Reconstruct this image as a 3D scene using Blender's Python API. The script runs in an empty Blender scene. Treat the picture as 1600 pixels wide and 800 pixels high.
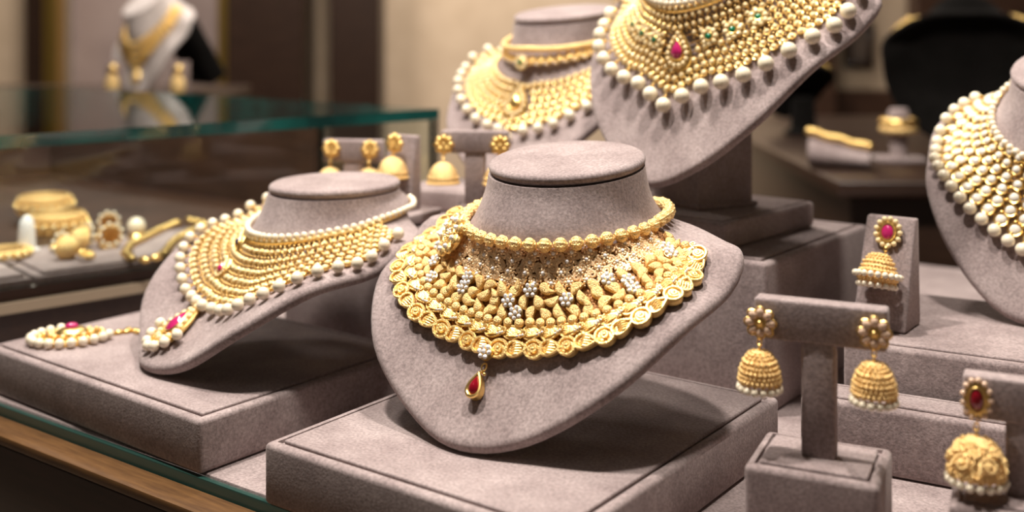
import bpy, bmesh, math, random
from mathutils import Vector, Matrix
random.seed(7)
PI = math.pi
R = math.radians
sc = bpy.context.scene
C = sc.collection

# ------------------------------------------------------------------ camera, world, lights, exposure
Z0 = 0.90            # height of the shop counter above the floor
EYE = 0.234          # camera above the counter
FPX = 1750.0
cam_d = bpy.data.cameras.new('camera')
cam_d.sensor_width = 36.0
cam_d.lens = FPX * 36.0 / 1600.0
cam_d.shift_y = -360.0 / 1600.0
cam_d.clip_start = 0.02
cam_d.dof.use_dof = True
cam_d.dof.focus_distance = 0.575
cam_d.dof.aperture_fstop = 4.8
cam = bpy.data.objects.new('camera', cam_d)
cam.location = (0, 0, Z0 + EYE)
cam.rotation_euler = (R(90), 0, 0)
C.objects.link(cam)
sc.camera = cam

w = bpy.data.worlds.new('world')
sc.world = w
w.use_nodes = True
wn = w.node_tree
bgn = wn.nodes['Background']
bgn.inputs[0].default_value = (1.0, 0.80, 0.62, 1)
bgn.inputs[1].default_value = 0.06

def lamp(name, loc, target, power, size, col=(1, 0.925, 0.84), shape='DISK', spread=180):
    l = bpy.data.lights.new(name, 'AREA')
    l.shape = shape
    l.size = size
    l.energy = power
    l.color = col
    l.spread = R(spread)
    o = bpy.data.objects.new(name, l)
    o.location = loc
    d = Vector(target) - Vector(loc)
    o.rotation_euler = d.to_track_quat('-Z', 'Y').to_euler()
    C.objects.link(o)
    return o

lamp('downlight', (-0.28, 0.60, Z0 + 1.25), (0.0, 0.64, Z0), 17.0, 0.09)
lamp('downlight', (0.20, 0.54, Z0 + 1.30), (0.25, 0.66, Z0), 13.0, 0.09)
lamp('downlight', (-0.55, 0.95, Z0 + 1.30), (-0.35, 0.85, Z0), 7.0, 0.14)
lamp('downlight', (0.05, 1.25, Z0 + 1.40), (0.0, 0.95, Z0), 7.0, 0.14)
lamp('front_fill', (-0.8, -0.15, Z0 + 1.6), (0.0, 0.7, Z0 + 0.05), 1.0, 0.8)  # added unseen fill for front faces and reflections in the gold
lamp('hall_light', (-0.9, 2.4, Z0 + 1.5), (-0.7, 3.1, Z0), 24.0, 0.4)
lamp('hall_light', (0.1, 2.5, Z0 + 1.5), (-0.1, 3.2, Z0 + 0.3), 25.0, 0.4)

sc.view_settings.view_transform = 'Standard'
sc.view_settings.look = 'None'
sc.view_settings.gamma = 1
sc.view_settings.use_curve_mapping = False
sc.view_settings.exposure = 0.0

# ------------------------------------------------------------------ materials
def mat(name, col, rough=0.5, metal=0.0, **kw):
    m = bpy.data.materials.new(name)
    m.use_nodes = True
    b = m.node_tree.nodes['Principled BSDF']
    b.inputs['Base Color'].default_value = (*col, 1)
    b.inputs['Roughness'].default_value = rough
    b.inputs['Metallic'].default_value = metal
    for k, v in kw.items():
        b.inputs[k.replace('_', ' ')].default_value = v
    return m

def noise_col(m, c1, c2, scale, detail=4, rough=0.6, lo=0.35, hi=0.65, stretch=None):
    nt = m.node_tree
    N = nt.nodes
    b = N['Principled BSDF']
    tc = N.new('ShaderNodeTexCoord')
    mp = N.new('ShaderNodeMapping')
    if stretch:
        mp.inputs['Scale'].default_value = stretch
    no = N.new('ShaderNodeTexNoise')
    no.inputs['Scale'].default_value = scale
    no.inputs['Detail'].default_value = detail
    no.inputs['Roughness'].default_value = rough
    cr = N.new('ShaderNodeValToRGB')
    cr.color_ramp.elements[0].position = lo
    cr.color_ramp.elements[0].color = (*c1, 1)
    cr.color_ramp.elements[1].position = hi
    cr.color_ramp.elements[1].color = (*c2, 1)
    nt.links.new(tc.outputs['Object'], mp.inputs[0])
    nt.links.new(mp.outputs[0], no.inputs[0])
    nt.links.new(no.outputs[0], cr.inputs[0])
    nt.links.new(cr.outputs[0], b.inputs['Base Color'])
    return mp, cr

def bump(m, kind, scale, strength, dist=0.0004):
    nt = m.node_tree
    N = nt.nodes
    b = N['Principled BSDF']
    tc = N.new('ShaderNodeTexCoord')
    if kind == 'noise':
        t = N.new('ShaderNodeTexNoise')
        t.inputs['Detail'].default_value = 3
    else:
        t = N.new('ShaderNodeTexVoronoi')
    t.inputs['Scale'].default_value = scale
    bp = N.new('ShaderNodeBump')
    bp.inputs['Strength'].default_value = strength
    bp.inputs['Distance'].default_value = dist
    bp.invert = kind != 'noise'
    nt.links.new(tc.outputs['Object'], t.inputs['Vector'])
    nt.links.new(t.outputs[0], bp.inputs['Height'])
    nt.links.new(bp.outputs[0], b.inputs['Normal'])

def suede(name, c1, c2, scale=26, sheen=0.22):
    m = mat(name, c1, 0.95)
    b = m.node_tree.nodes['Principled BSDF']
    b.inputs['Specular IOR Level'].default_value = 0.08
    b.inputs['Sheen Weight'].default_value = sheen
    b.inputs['Sheen Roughness'].default_value = 0.5
    b.inputs['Sheen Tint'].default_value = (0.95, 0.86, 0.82, 1)
    nt = m.node_tree
    N = nt.nodes
    mp, cr = noise_col(m, c1, c2, scale, 5, 0.65, 0.36, 0.66)
    # fine fibre grain multiplied on top of the broad brushed patches
    tc = N.new('ShaderNodeTexCoord')
    fn = N.new('ShaderNodeTexNoise')
    fn.inputs['Scale'].default_value = 650
    fn.inputs['Detail'].default_value = 3
    fr = N.new('ShaderNodeMapRange')
    fr.inputs['From Min'].default_value = 0.3
    fr.inputs['From Max'].default_value = 0.7
    fr.inputs['To Min'].default_value = 0.74
    fr.inputs['To Max'].default_value = 1.24
    mx = N.new('ShaderNodeMix')
    mx.data_type = 'RGBA'
    mx.blend_type = 'MULTIPLY'
    mx.inputs['Factor'].default_value = 1
    nt.links.new(tc.outputs['Object'], fn.inputs['Vector'])
    nt.links.new(fn.outputs[0], fr.inputs[0])
    nt.links.new(cr.outputs[0], mx.inputs['A'])
    nt.links.new(fr.outputs[0], mx.inputs['B'])
    nt.links.new(mx.outputs['Result'], b.inputs['Base Color'])
    bump(m, 'noise', 900, 0.35, 0.0005)
    return m

SUEDE = suede('grey_suede', (0.262, 0.205, 0.200), (0.385, 0.313, 0.304))
IVORY = suede('ivory_velvet', (0.55, 0.48, 0.45), (0.68, 0.60, 0.57))
BLACK = suede('black_felt', (0.004, 0.0035, 0.003), (0.007, 0.006, 0.0055), sheen=0.03)
GOLD = mat('gold', (1.0, 0.70, 0.26), 0.33, 1.0)
GOLDM = mat('matte_gold', (0.99, 0.70, 0.28), 0.44, 0.75)
bump(GOLDM, 'voronoi', 1100, 0.5, 0.0004)
GOLDB = mat('granulated_gold', (0.98, 0.69, 0.30), 0.50, 0.62)
bump(GOLDB, 'voronoi', 1500, 0.9, 0.0005)
GOLDR = mat('filigree_gold', (0.98, 0.71, 0.42), 0.42, 0.5)
GOLDD = mat('backing_gold', (0.34, 0.17, 0.07), 0.5, 0.8)  # crevice shade between the motifs is put into this dark colour
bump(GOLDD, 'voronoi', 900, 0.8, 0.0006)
KUNDAN = mat('uncut_stone', (0.92, 0.74, 0.42), 0.07, 0.0, Coat_Weight=0.6)
bump(KUNDAN, 'voronoi', 420, 0.5, 0.0004)
PEARL = mat('pearl', (0.88, 0.78, 0.60), 0.22, 0.0, Coat_Weight=0.5, Coat_Roughness=0.1)
DIAMOND = mat('diamond', (0.95, 0.93, 0.93), 0.22, 0.0, Coat_Weight=0.6)
bump(DIAMOND, 'voronoi', 900, 0.9, 0.0005)
CLEAR = mat('clear_stone', (0.78, 0.72, 0.62), 0.06, 0.0, Coat_Weight=0.8)
bump(CLEAR, 'voronoi', 420, 0.5, 0.0004)
RUBY = mat('ruby', (0.26, 0.004, 0.014), 0.06, 0.0, Coat_Weight=0.8)
PINK = mat('pink_ruby', (0.50, 0.02, 0.14), 0.08, 0.0, Coat_Weight=0.8)
EMERALD = mat('emerald', (0.01, 0.16, 0.07), 0.06, 0.0, Coat_Weight=0.8)
SAPPHIRE = mat('dark_stone', (0.03, 0.03, 0.07), 0.06, 0.0, Coat_Weight=0.8)
WHITE = mat('white_porcelain', (0.85, 0.83, 0.82), 0.25)
WOODL = mat('light_wood', (0.42, 0.25, 0.12), 0.45)
noise_col(WOODL, (0.072, 0.031, 0.009), (0.140, 0.066, 0.020), 10, 5, 0.6, 0.3, 0.7, (4, 40, 40))
WOODD = mat('dark_wood', (0.05, 0.025, 0.015), 0.35)
noise_col(WOODD, (0.016, 0.007, 0.004), (0.034, 0.016, 0.009), 7, 5, 0.6, 0.3, 0.7, (3, 30, 30))
WALNUT = mat('walnut', (0.10, 0.05, 0.03), 0.4)
noise_col(WALNUT, (0.036, 0.016, 0.009), (0.070, 0.033, 0.019), 5, 5, 0.6, 0.3, 0.7, (3, 3, 14))
MAHOG = mat('mahogany', (0.022, 0.007, 0.004), 0.4)
noise_col(MAHOG, (0.014, 0.004, 0.002), (0.034, 0.011, 0.007), 7, 5, 0.6, 0.3, 0.7, (3, 30, 30))
STRIP = mat('brushed_trim', (0.34, 0.27, 0.19), 0.4)
BEIGE = mat('beige_wall', (0.56, 0.42, 0.29), 0.85)
noise_col(BEIGE, (0.52, 0.385, 0.26), (0.62, 0.47, 0.33), 14, 6, 0.7, 0.3, 0.7)
MAUVE = mat('mauve_panel', (0.26, 0.19, 0.17), 0.8)
noise_col(MAUVE, (0.22, 0.16, 0.145), (0.30, 0.225, 0.20), 6, 4, 0.6, 0.3, 0.7)
BRASS = mat('brass_trim', (0.50, 0.33, 0.08), 0.35, 1.0)
FLOOR = mat('floor_stone', (0.32, 0.25, 0.19), 0.4)
noise_col(FLOOR, (0.27, 0.21, 0.16), (0.38, 0.30, 0.23), 5, 6, 0.7, 0.3, 0.7)
PICT = mat('picture_print', (0.16, 0.12, 0.10), 0.5)
noise_col(PICT, (0.05, 0.04, 0.035), (0.28, 0.20, 0.15), 9, 4, 0.6, 0.3, 0.7)

def glass_mat(name, tint, ior=1.5):
    m = bpy.data.materials.new(name)
    m.use_nodes = True
    nt = m.node_tree
    N = nt.nodes
    N.remove(N['Principled BSDF'])
    out = N['Material Output']
    tr = N.new('ShaderNodeBsdfTransparent')
    tr.inputs[0].default_value = (*tint, 1)
    gl = N.new('ShaderNodeBsdfGlossy')
    gl.inputs['Roughness'].default_value = 0.01
    fr = N.new('ShaderNodeFresnel')
    fr.inputs[0].default_value = ior
    mx = N.new('ShaderNodeMixShader')
    nt.links.new(fr.outputs[0], mx.inputs[0])
    nt.links.new(tr.outputs[0], mx.inputs[1])
    nt.links.new(gl.outputs[0], mx.inputs[2])
    nt.links.new(mx.outputs[0], out.inputs[0])
    return m

GLASS = glass_mat('clear_glass', (0.97, 0.99, 0.98), 1.35)
GEDGE = mat('glass_edge', (0.010, 0.20, 0.16), 0.12, 0.0, Coat_Weight=1.0)
noise_col(GEDGE, (0.0015, 0.018, 0.017), (0.007, 0.095, 0.083), 14, 3, 0.5, 0.35, 0.65)

GEDGE2 = mat('counter_glass_edge', (0.02, 0.06, 0.05), 0.2, 0.0, Coat_Weight=0.5)

# ------------------------------------------------------------------ mesh helpers
class MB:
    def __init__(self):
        self.v, self.f, self.m = [], [], []

    def add(self, vs, fs, mi=0, M=None):
        n = len(self.v)
        if M is not None:
            vs = [M @ Vector(p) for p in vs]
        self.v.extend(tuple(p) for p in vs)
        self.f.extend(tuple(i + n for i in f) for f in fs)
        self.m.extend([mi] * len(fs))
        return self

    def merge(self, o, M=None, mmap=None):
        n = len(self.v)
        self.v.extend(tuple(M @ Vector(p)) if M is not None else p for p in o.v)
        self.f.extend(tuple(i + n for i in f) for f in o.f)
        self.m.extend(mmap[i] if mmap else i for i in o.m)
        return self

    def grid(self, rows, mi=0, closed=True, M=None, cap0=False, cap1=False):
        n = len(rows[0])
        vs = [p for r in rows for p in r]
        fs = []
        for i in range(len(rows) - 1):
            for j in range(n if closed else n - 1):
                k = (j + 1) % n
                fs.append((i * n + j, i * n + k, (i + 1) * n + k, (i + 1) * n + j))
        if cap0:
            fs.append(tuple(range(n - 1, -1, -1)))
        if cap1:
            b = (len(rows) - 1) * n
            fs.append(tuple(b + j for j in range(n)))
        return self.add(vs, fs, mi, M)

    def sphere(self, c, r, mi=0, seg=10, rings=7, sc3=(1, 1, 1), M=None):
        vs = [(c[0], c[1], c[2] + r * sc3[2])]
        for i in range(1, rings):
            a = PI * i / rings
            for j in range(seg):
                b = 2 * PI * j / seg
                vs.append((c[0] + r * sc3[0] * math.sin(a) * math.cos(b), c[1] + r * sc3[1] * math.sin(a) * math.sin(b), c[2] + r * sc3[2] * math.cos(a)))
        vs.append((c[0], c[1], c[2] - r * sc3[2]))
        fs = [(0, 1 + j, 1 + (j + 1) % seg) for j in range(seg)]
        for i in range(rings - 2):
            for j in range(seg):
                a = 1 + i * seg + j
                b = 1 + i * seg + (j + 1) % seg
                fs.append((a, a + seg, b + seg, b))
        l = len(vs) - 1
        b0 = 1 + (rings - 2) * seg
        fs += [(l, b0 + (j + 1) % seg, b0 + j) for j in range(seg)]
        return self.add(vs, fs, mi, M)

    def lathe(self, prof, mi=0, seg=24, M=None):
        rows = [[(r * math.cos(2 * PI * j / seg), r * math.sin(2 * PI * j / seg), z) for j in range(seg)] for r, z in prof]
        return self.grid(rows, mi, True, M, True, True)

    def tube(self, pts, r, mi=0, n=6, closed=False, M=None):
        pts = [Vector(p) for p in pts]
        k = len(pts)
        rows = []
        up = Vector((0, 0, 1))
        for i, p in enumerate(pts):
            a = pts[i - 1] if (i > 0 or closed) else p
            b = pts[(i + 1) % k] if (i < k - 1 or closed) else p
            t = (b - a)
            t = t.normalized() if t.length > 1e-9 else Vector((1, 0, 0))
            s = t.cross(up)
            s = s.normalized() if s.length > 1e-4 else t.cross(Vector((1, 0, 0))).normalized()
            u = s.cross(t).normalized()
            rr = r[i] if isinstance(r, (list, tuple)) else r
            rows.append([p + s * rr * math.cos(2 * PI * j / n) + u * rr * math.sin(2 * PI * j / n) for j in range(n)])
        if closed:
            rows.append(rows[0])
            return self.grid(rows, mi, True, M)
        return self.grid(rows, mi, True, M, True, True)

    def dome(self, outl, h, wall=0.0, mi=0, rings=4, M=None, z0=0.0, power=0.5, centre=None):
        n = len(outl)
        cx = sum(p[0] for p in outl) / n if centre is None else centre[0]
        cy = sum(p[1] for p in outl) / n if centre is None else centre[1]
        rows = [[(p[0], p[1], z0) for p in outl]]
        if wall > 0:
            rows.append([(p[0], p[1], z0 + wall) for p in outl])
        for i in range(1, rings):
            k = math.cos(PI / 2 * i / rings)
            z = z0 + wall + h * max(0.0, 1 - k * k) ** power
            rows.append([(cx + (p[0] - cx) * k, cy + (p[1] - cy) * k, z) for p in outl])
        vs = [p for r_ in rows for p in r_]
        fs = [tuple(range(n - 1, -1, -1))]
        for i in range(len(rows) - 1):
            for j in range(n):
                k = (j + 1) % n
                fs.append((i * n + j, i * n + k, (i + 1) * n + k, (i + 1) * n + j))
        vs.append((cx, cy, z0 + wall + h))
        b = (len(rows) - 1) * n
        fs += [(b + j, b + (j + 1) % n, len(vs) - 1) for j in range(n)]
        return self.add(vs, fs, mi, M)

    def box(self, lo, hi, mi=0, bevel=0.0, seg=3, M=None):
        bm = bmesh.new()
        bmesh.ops.create_cube(bm, size=1)
        for v in bm.verts:
            v.co = Vector([lo[i] + (v.co[i] + 0.5) * (hi[i] - lo[i]) for i in range(3)])
        if bevel:
            bmesh.ops.bevel(bm, geom=bm.edges[:], offset=bevel, segments=seg, profile=0.5, affect='EDGES')
        bm.verts.index_update()
        self.add([v.co.copy() for v in bm.verts], [[v.index for v in f.verts] for f in bm.faces], mi, M)
        bm.free()
        return self

    def prism(self, poly, z0, z1, mi=0, M=None):
        n = len(poly)
        vs = [(p[0], p[1], z0) for p in poly] + [(p[0], p[1], z1) for p in poly]
        fs = [tuple(range(n - 1, -1, -1)), tuple(range(n, 2 * n))] + [(j, (j + 1) % n, n + (j + 1) % n, n + j) for j in range(n)]
        return self.add(vs, fs, mi, M)

    def mesh(self, name, mats, angle=45):
        me = bpy.data.meshes.new(name)
        me.from_pydata(self.v, [], self.f)
        for m in (mats if isinstance(mats, (list, tuple)) else [mats]):
            me.materials.append(m)
        me.polygons.foreach_set('material_index', self.m)
        me.polygons.foreach_set('use_smooth', [True] * len(self.f))
        bm = bmesh.new()
        bm.from_mesh(me)
        bmesh.ops.recalc_face_normals(bm, faces=bm.faces[:])
        bm.to_mesh(me)
        bm.free()
        me.set_sharp_from_angle(angle=R(angle))
        me.update()
        return me

I4 = Matrix.Identity(4)
T = Matrix.Translation
def RZ(a): return Matrix.Rotation(a, 4, 'Z')
def RX(a): return Matrix.Rotation(a, 4, 'X')
def RY(a): return Matrix.Rotation(a, 4, 'Y')
def SC(x, y=None, z=None):
    return Matrix.Diagonal((x, x if y is None else y, x if z is None else z, 1))

def inst(name, me, parent=None, M=None):
    o = bpy.data.objects.new(name, me)
    C.objects.link(o)
    if parent is not None:
        o.parent = parent
    if M is not None:
        o.matrix_local = M
    return o

def obj(name, mb, mats, parent=None, M=None, angle=45):
    return inst(name, mb.mesh(name, mats, angle), parent, M)

def tag(o, label, cat, group=None):
    o['label'] = label
    o['category'] = cat
    if group:
        o['group'] = group
    return o

def thing(name, label, cat, M, group=None):
    o = bpy.data.objects.new(name, None)
    o.empty_display_size = 0.02
    C.objects.link(o)
    o.matrix_world = M
    return tag(o, label, cat, group)

def struct(name, mb, mats, angle=30):
    o = obj(name, mb, mats, None, None, angle)
    o['kind'] = 'structure'
    return o

def at(px, py, z):
    """point of the place at height z (above the counter) that the photo shows at that pixel"""
    d = (EYE - z) * FPX / (py - 40.0)
    return Vector(((px - 800.0) / FPX * d, d, Z0 + z))

def atd(px, py, d):
    return Vector(((px - 800.0) / FPX * d, d, Z0 + EYE - (py - 40.0) / FPX * d))

EYEP = Vector((0, 0, Z0 + EYE))

# ------------------------------------------------------------------ the room
def room():
    # back wall with its panelling, floor, side wall; the camera looks along +Y
    D = 3.2
    def X(px, d=D): return (px - 800) / FPX * d
    m = MB().box((-3.2, D + 0.03, 0), (3.2, D + 0.13, 2.7))
    struct('wall_back', m, BEIGE)
    struct('floor', MB().box((-3.2, -1.5, -0.05), (3.2, D + 0.13, 0)), FLOOR)
    n = [0]
    def panel(px0, px1, y0, y1, z0, z1, m_, bev=0.004):
        n[0] += 1
        struct('trim_%d' % n[0], MB().box((X(px0), y0, z0), (X(px1), y1, z1), bevel=bev, seg=1), m_)
    panel(62, 98, D - 0.10, D + 0.02, 0, 2.7, WOODD)
    panel(96, 116, D - 0.13, D - 0.06, 0, 2.7, BRASS)
    panel(116, 360, D - 0.03, D + 0.02, 0, 2.7, MAUVE)
    panel(358, 376, D - 0.13, D - 0.06, 0, 2.7, BRASS)
    panel(376, 490, D - 0.16, D + 0.02, 0, 2.7, WOODD)
    panel(526, 601, D - 0.12, D + 0.02, 0, 2.7, WOODD)
    panel(1205, 1292, D - 0.10, D + 0.02, 0, 2.7, WALNUT)
    panel(1292, 1760, D - 0.04, D + 0.02, 0, Z0 + EYE - 0.183, WALNUT)
    panel(1420, 1760, D - 0.06, D + 0.02, Z0 + EYE - 0.18, 2.7, WALNUT)

# a framed picture on the wall
def picture(px0, px1, py0, py1, d, label, frame_m, inner_m):
    a, b = atd(px0, py1, d), atd(px1, py0, d)
    cx, cz = (a.x + b.x) / 2, a.z
    t = thing('wall_picture', label, 'picture', T((cx, d, a.z)))
    wd, ht = (b.x - a.x) / 2, b.z - a.z
    fr = MB()
    k = 0.016
    fr.box((-wd, 0, 0), (wd, 0.025, k), bevel=0.003, seg=1)
    fr.box((-wd, 0, ht - k), (wd, 0.025, ht), bevel=0.003, seg=1)
    fr.box((-wd, 0, k), (-wd + k, 0.025, ht - k), bevel=0.003, seg=1)
    fr.box((wd - k, 0, k), (wd, 0.025, ht - k), bevel=0.003, seg=1)
    obj('frame', fr, frame_m, t)
    obj('print', MB().box((-wd + k, 0.01, k), (wd - k, 0.022, ht - k)), inner_m, t)

room()
picture(1322, 1366, 34, 106, 3.205, 'small dark framed picture hanging on the beige wall behind the counter', WOODD, PICT)

# ------------------------------------------------------------------ counter
E1 = Vector((0.812, -0.584, 0))      # along the counter's front edge, to the right
E2 = Vector((0.584, 0.812, 0))       # away from it
def counter():
    a = at(0, 630, 0.0)
    M = Matrix(((E1.x, E2.x, 0, a.x), (E1.y, E2.y, 0, a.y), (0, 0, 1, Z0), (0, 0, 0, 1)))
    t = thing('display_counter', 'long wooden shop counter with grey suede top and glass strip along its front edge', 'counter', T((a.x, a.y, 0)))
    L = T((-a.x, -a.y, 0)) @ M
    obj('suede_top', MB().box((-0.30, 0.004, -0.03), (1.0, 0.75, -0.0004), bevel=0.0012, seg=2), SUEDE, t, L)
    obj('glass_strip', MB().box((-0.30, -0.0005, -0.05), (1.0, 0.0030, -0.0010), bevel=0.0006, seg=2), GEDGE2, t, L)
    obj('wood_ledge', MB().box((-0.30, -0.021, -0.012), (1.0, -0.002, -0.006), bevel=0.0015, seg=2), WOODL, t, L)
    obj('front_panel', MB().box((-0.30, -0.019, -0.085), (1.0, -0.004, -0.0125), bevel=0.001, seg=1), MAHOG, t, L)
    obj('cabinet_body', MB().box((-0.30, 0.05, -0.90), (1.0, 0.75, -0.0305)), BLACK, t, L)
counter()

# padded suede block: body with a sunk rim and a separate top pad
def padded(parent, lx, ly, h, margin=0.006, bev=0.0028, M=None, body='body', pad='top_pad', z0=0.0):
    bm = bmesh.new()
    bmesh.ops.create_cube(bm, size=1)
    for v in bm.verts:
        v.co = Vector((v.co.x * lx, v.co.y * ly, z0 + (v.co.z + 0.5) * h))
    bmesh.ops.bevel(bm, geom=[e for e in bm.edges], offset=bev, segments=4, profile=0.5, affect='EDGES')
    bm.faces.ensure_lookup_table()
    top = max(bm.faces, key=lambda f: f.calc_center_median().z + f.calc_area())
    top = max([f for f in bm.faces if f.normal.z > 0.99], key=lambda f: f.calc_area())
    bmesh.ops.inset_region(bm, faces=[top], thickness=max(0.0005, margin - bev), depth=0)
    r = bmesh.ops.inset_region(bm, faces=[top], thickness=0.0004, depth=-0.0016)
    bm.verts.index_update()
    mb = MB().add([v.co.copy() for v in bm.verts], [[v.index for v in f.verts] for f in bm.faces])
    bm.free()
    obj(body, mb, SUEDE, parent, M)
    g = margin + 0.0014
    p = MB().box((-lx / 2 + g, -ly / 2 + g, z0 + h - 0.0014), (lx / 2 - g, ly / 2 - g, z0 + h + 0.0007), bevel=0.0009, seg=3)
    obj(pad, p, SUEDE, parent, M)

def yawM(p, yaw):
    """local x to the right along the front edge, local y away from the viewer"""
    return T(p) @ RZ(yaw)

# centre tray: corners read off the photo, 3 cm high
def tray_at(pl, pf, pr, z, label, h):
    ex = pf - pl
    ey = pr - pf
    lx, ly = ex.length, ey.length
    yaw = math.atan2(ex.y, ex.x)
    c = (pl + pr) / 2
    t = thing('display_tray', label, 'tray', T((c.x, c.y, Z0 + z)) @ RZ(yaw))
    padded(t, lx, ly, h, margin=0.0055)
    return t
pl, pr, pf = at(420, 690, 0.03), at(1212, 622, 0.03), at(875, 836, 0.03)
tray_at(Vector((pl.x - 0.004, pl.y, 0)), Vector((pf.x, pf.y - 0.004, 0)), Vector((pr.x + 0.004, pr.y, 0)), 0.0, 'square grey suede tray under the large gold necklace at the centre', 0.030)
pl2, pf2 = at(-22, 540, 0.0285), at(312, 658, 0.0285)
e = (pf2 - pl2)
pr2 = pf2 + Vector((-e.y, e.x, 0)).normalized() * 0.165
tray_at(Vector((pl2.x, pl2.y, 0)), Vector((pf2.x, pf2.y, 0)), Vector((pr2.x, pr2.y, 0)), 0.0, 'grey suede tray under the pearl necklace beside the glass case', 0.0285)

# risers
YB = R(-30)
def block(name, label, cat, corner, lx, ly, h, z, yaw=YB, margin=0.0055, cornerkind='right'):
    ex = Vector((math.cos(yaw), math.sin(yaw), 0))
    ey = Vector((-ex.y, ex.x, 0))
    c = Vector((corner.x, corner.y, 0)) - ex * lx / 2 * (1 if cornerkind == 'right' else -1) + ey * ly / 2
    t = thing(name, label, cat, T((c.x, c.y, Z0 + z)) @ RZ(yaw))
    padded(t, lx, ly, h, margin=margin)
    return t
block('riser', 'tall grey suede riser block behind the front earring stand', 'riser', at(1198, 412, 0.092), 0.20, 0.165, 0.092, 0.0, yaw=R(-38))
block('riser', 'tall grey suede riser under the rear earring stands, behind the left necklace stand', 'riser', Vector((-0.024, 0.763, 0)), 0.165, 0.135, 0.0925, 0.0, yaw=R(-27))
block('riser', 'low grey suede block on the tall riser, under the raised pearl necklace stand', 'riser', at(1132, 352, 0.1095), 0.130, 0.120, 0.0172, 0.0932, yaw=R(-42), margin=0.003)
block('riser', 'lowest long grey suede step behind the pair of flower earrings', 'riser', at(1250, 618, 0.035), 0.42, 0.0325, 0.035, 0.0, yaw=R(-29), cornerkind='left')
block('riser', 'higher grey suede step carrying the right pearl necklace stand', 'riser', at(1313, 537, 0.057) + Vector((0.003, 0.005, 0)), 0.40, 0.140, 0.057, 0.0, yaw=R(-29), cornerkind='left')

# ------------------------------------------------------------------ necklace busts
RIM_A = [[0.0, 0.1009, 0.0033], [0.032, 0.0932, 0.0097], [0.0683, 0.0792, 0.0344], [0.0909, 0.0491, 0.0602], [0.098, 0.0134, 0.0717], [0.0968, -0.0062, 0.0852], [0.0797, -0.0293, 0.0853], [0.0452, -0.0448, 0.0906], [0.0, -0.0491, 0.0899]]
RIM_UP = [[0.0, 0.1062, 0.0013], [0.0328, 0.0957, 0.0122], [0.0657, 0.0765, 0.0354], [0.0899, 0.0459, 0.0611], [0.1035, 0.0118, 0.0739], [0.1086, -0.0088, 0.0876], [0.0871, -0.031, 0.0873], [0.0501, -0.0459, 0.0927], [0.0, -0.0501, 0.0918]]
RIM_R = [[0.0, 0.1028, 0.0073], [0.0339, 0.0985, 0.0078], [0.0644, 0.0813, 0.0332], [0.0854, 0.0491, 0.06], [0.0928, 0.0132, 0.0722], [0.0915, -0.0071, 0.0858], [0.0793, -0.0317, 0.0922], [0.0464, -0.0482, 0.0982], [0.0, -0.052, 0.0956]]
RIM_B = [[0.0, 0.0949, -0.0029], [0.0296, 0.0849, 0.007], [0.064, 0.067, 0.0328], [0.0823, 0.0381, 0.0577], [0.0957, 0.0075, 0.0716], [0.0946, -0.0091, 0.0848], [0.0774, -0.0316, 0.0849], [0.0437, -0.0462, 0.0907], [0.0, -0.0502, 0.0895]]

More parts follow.
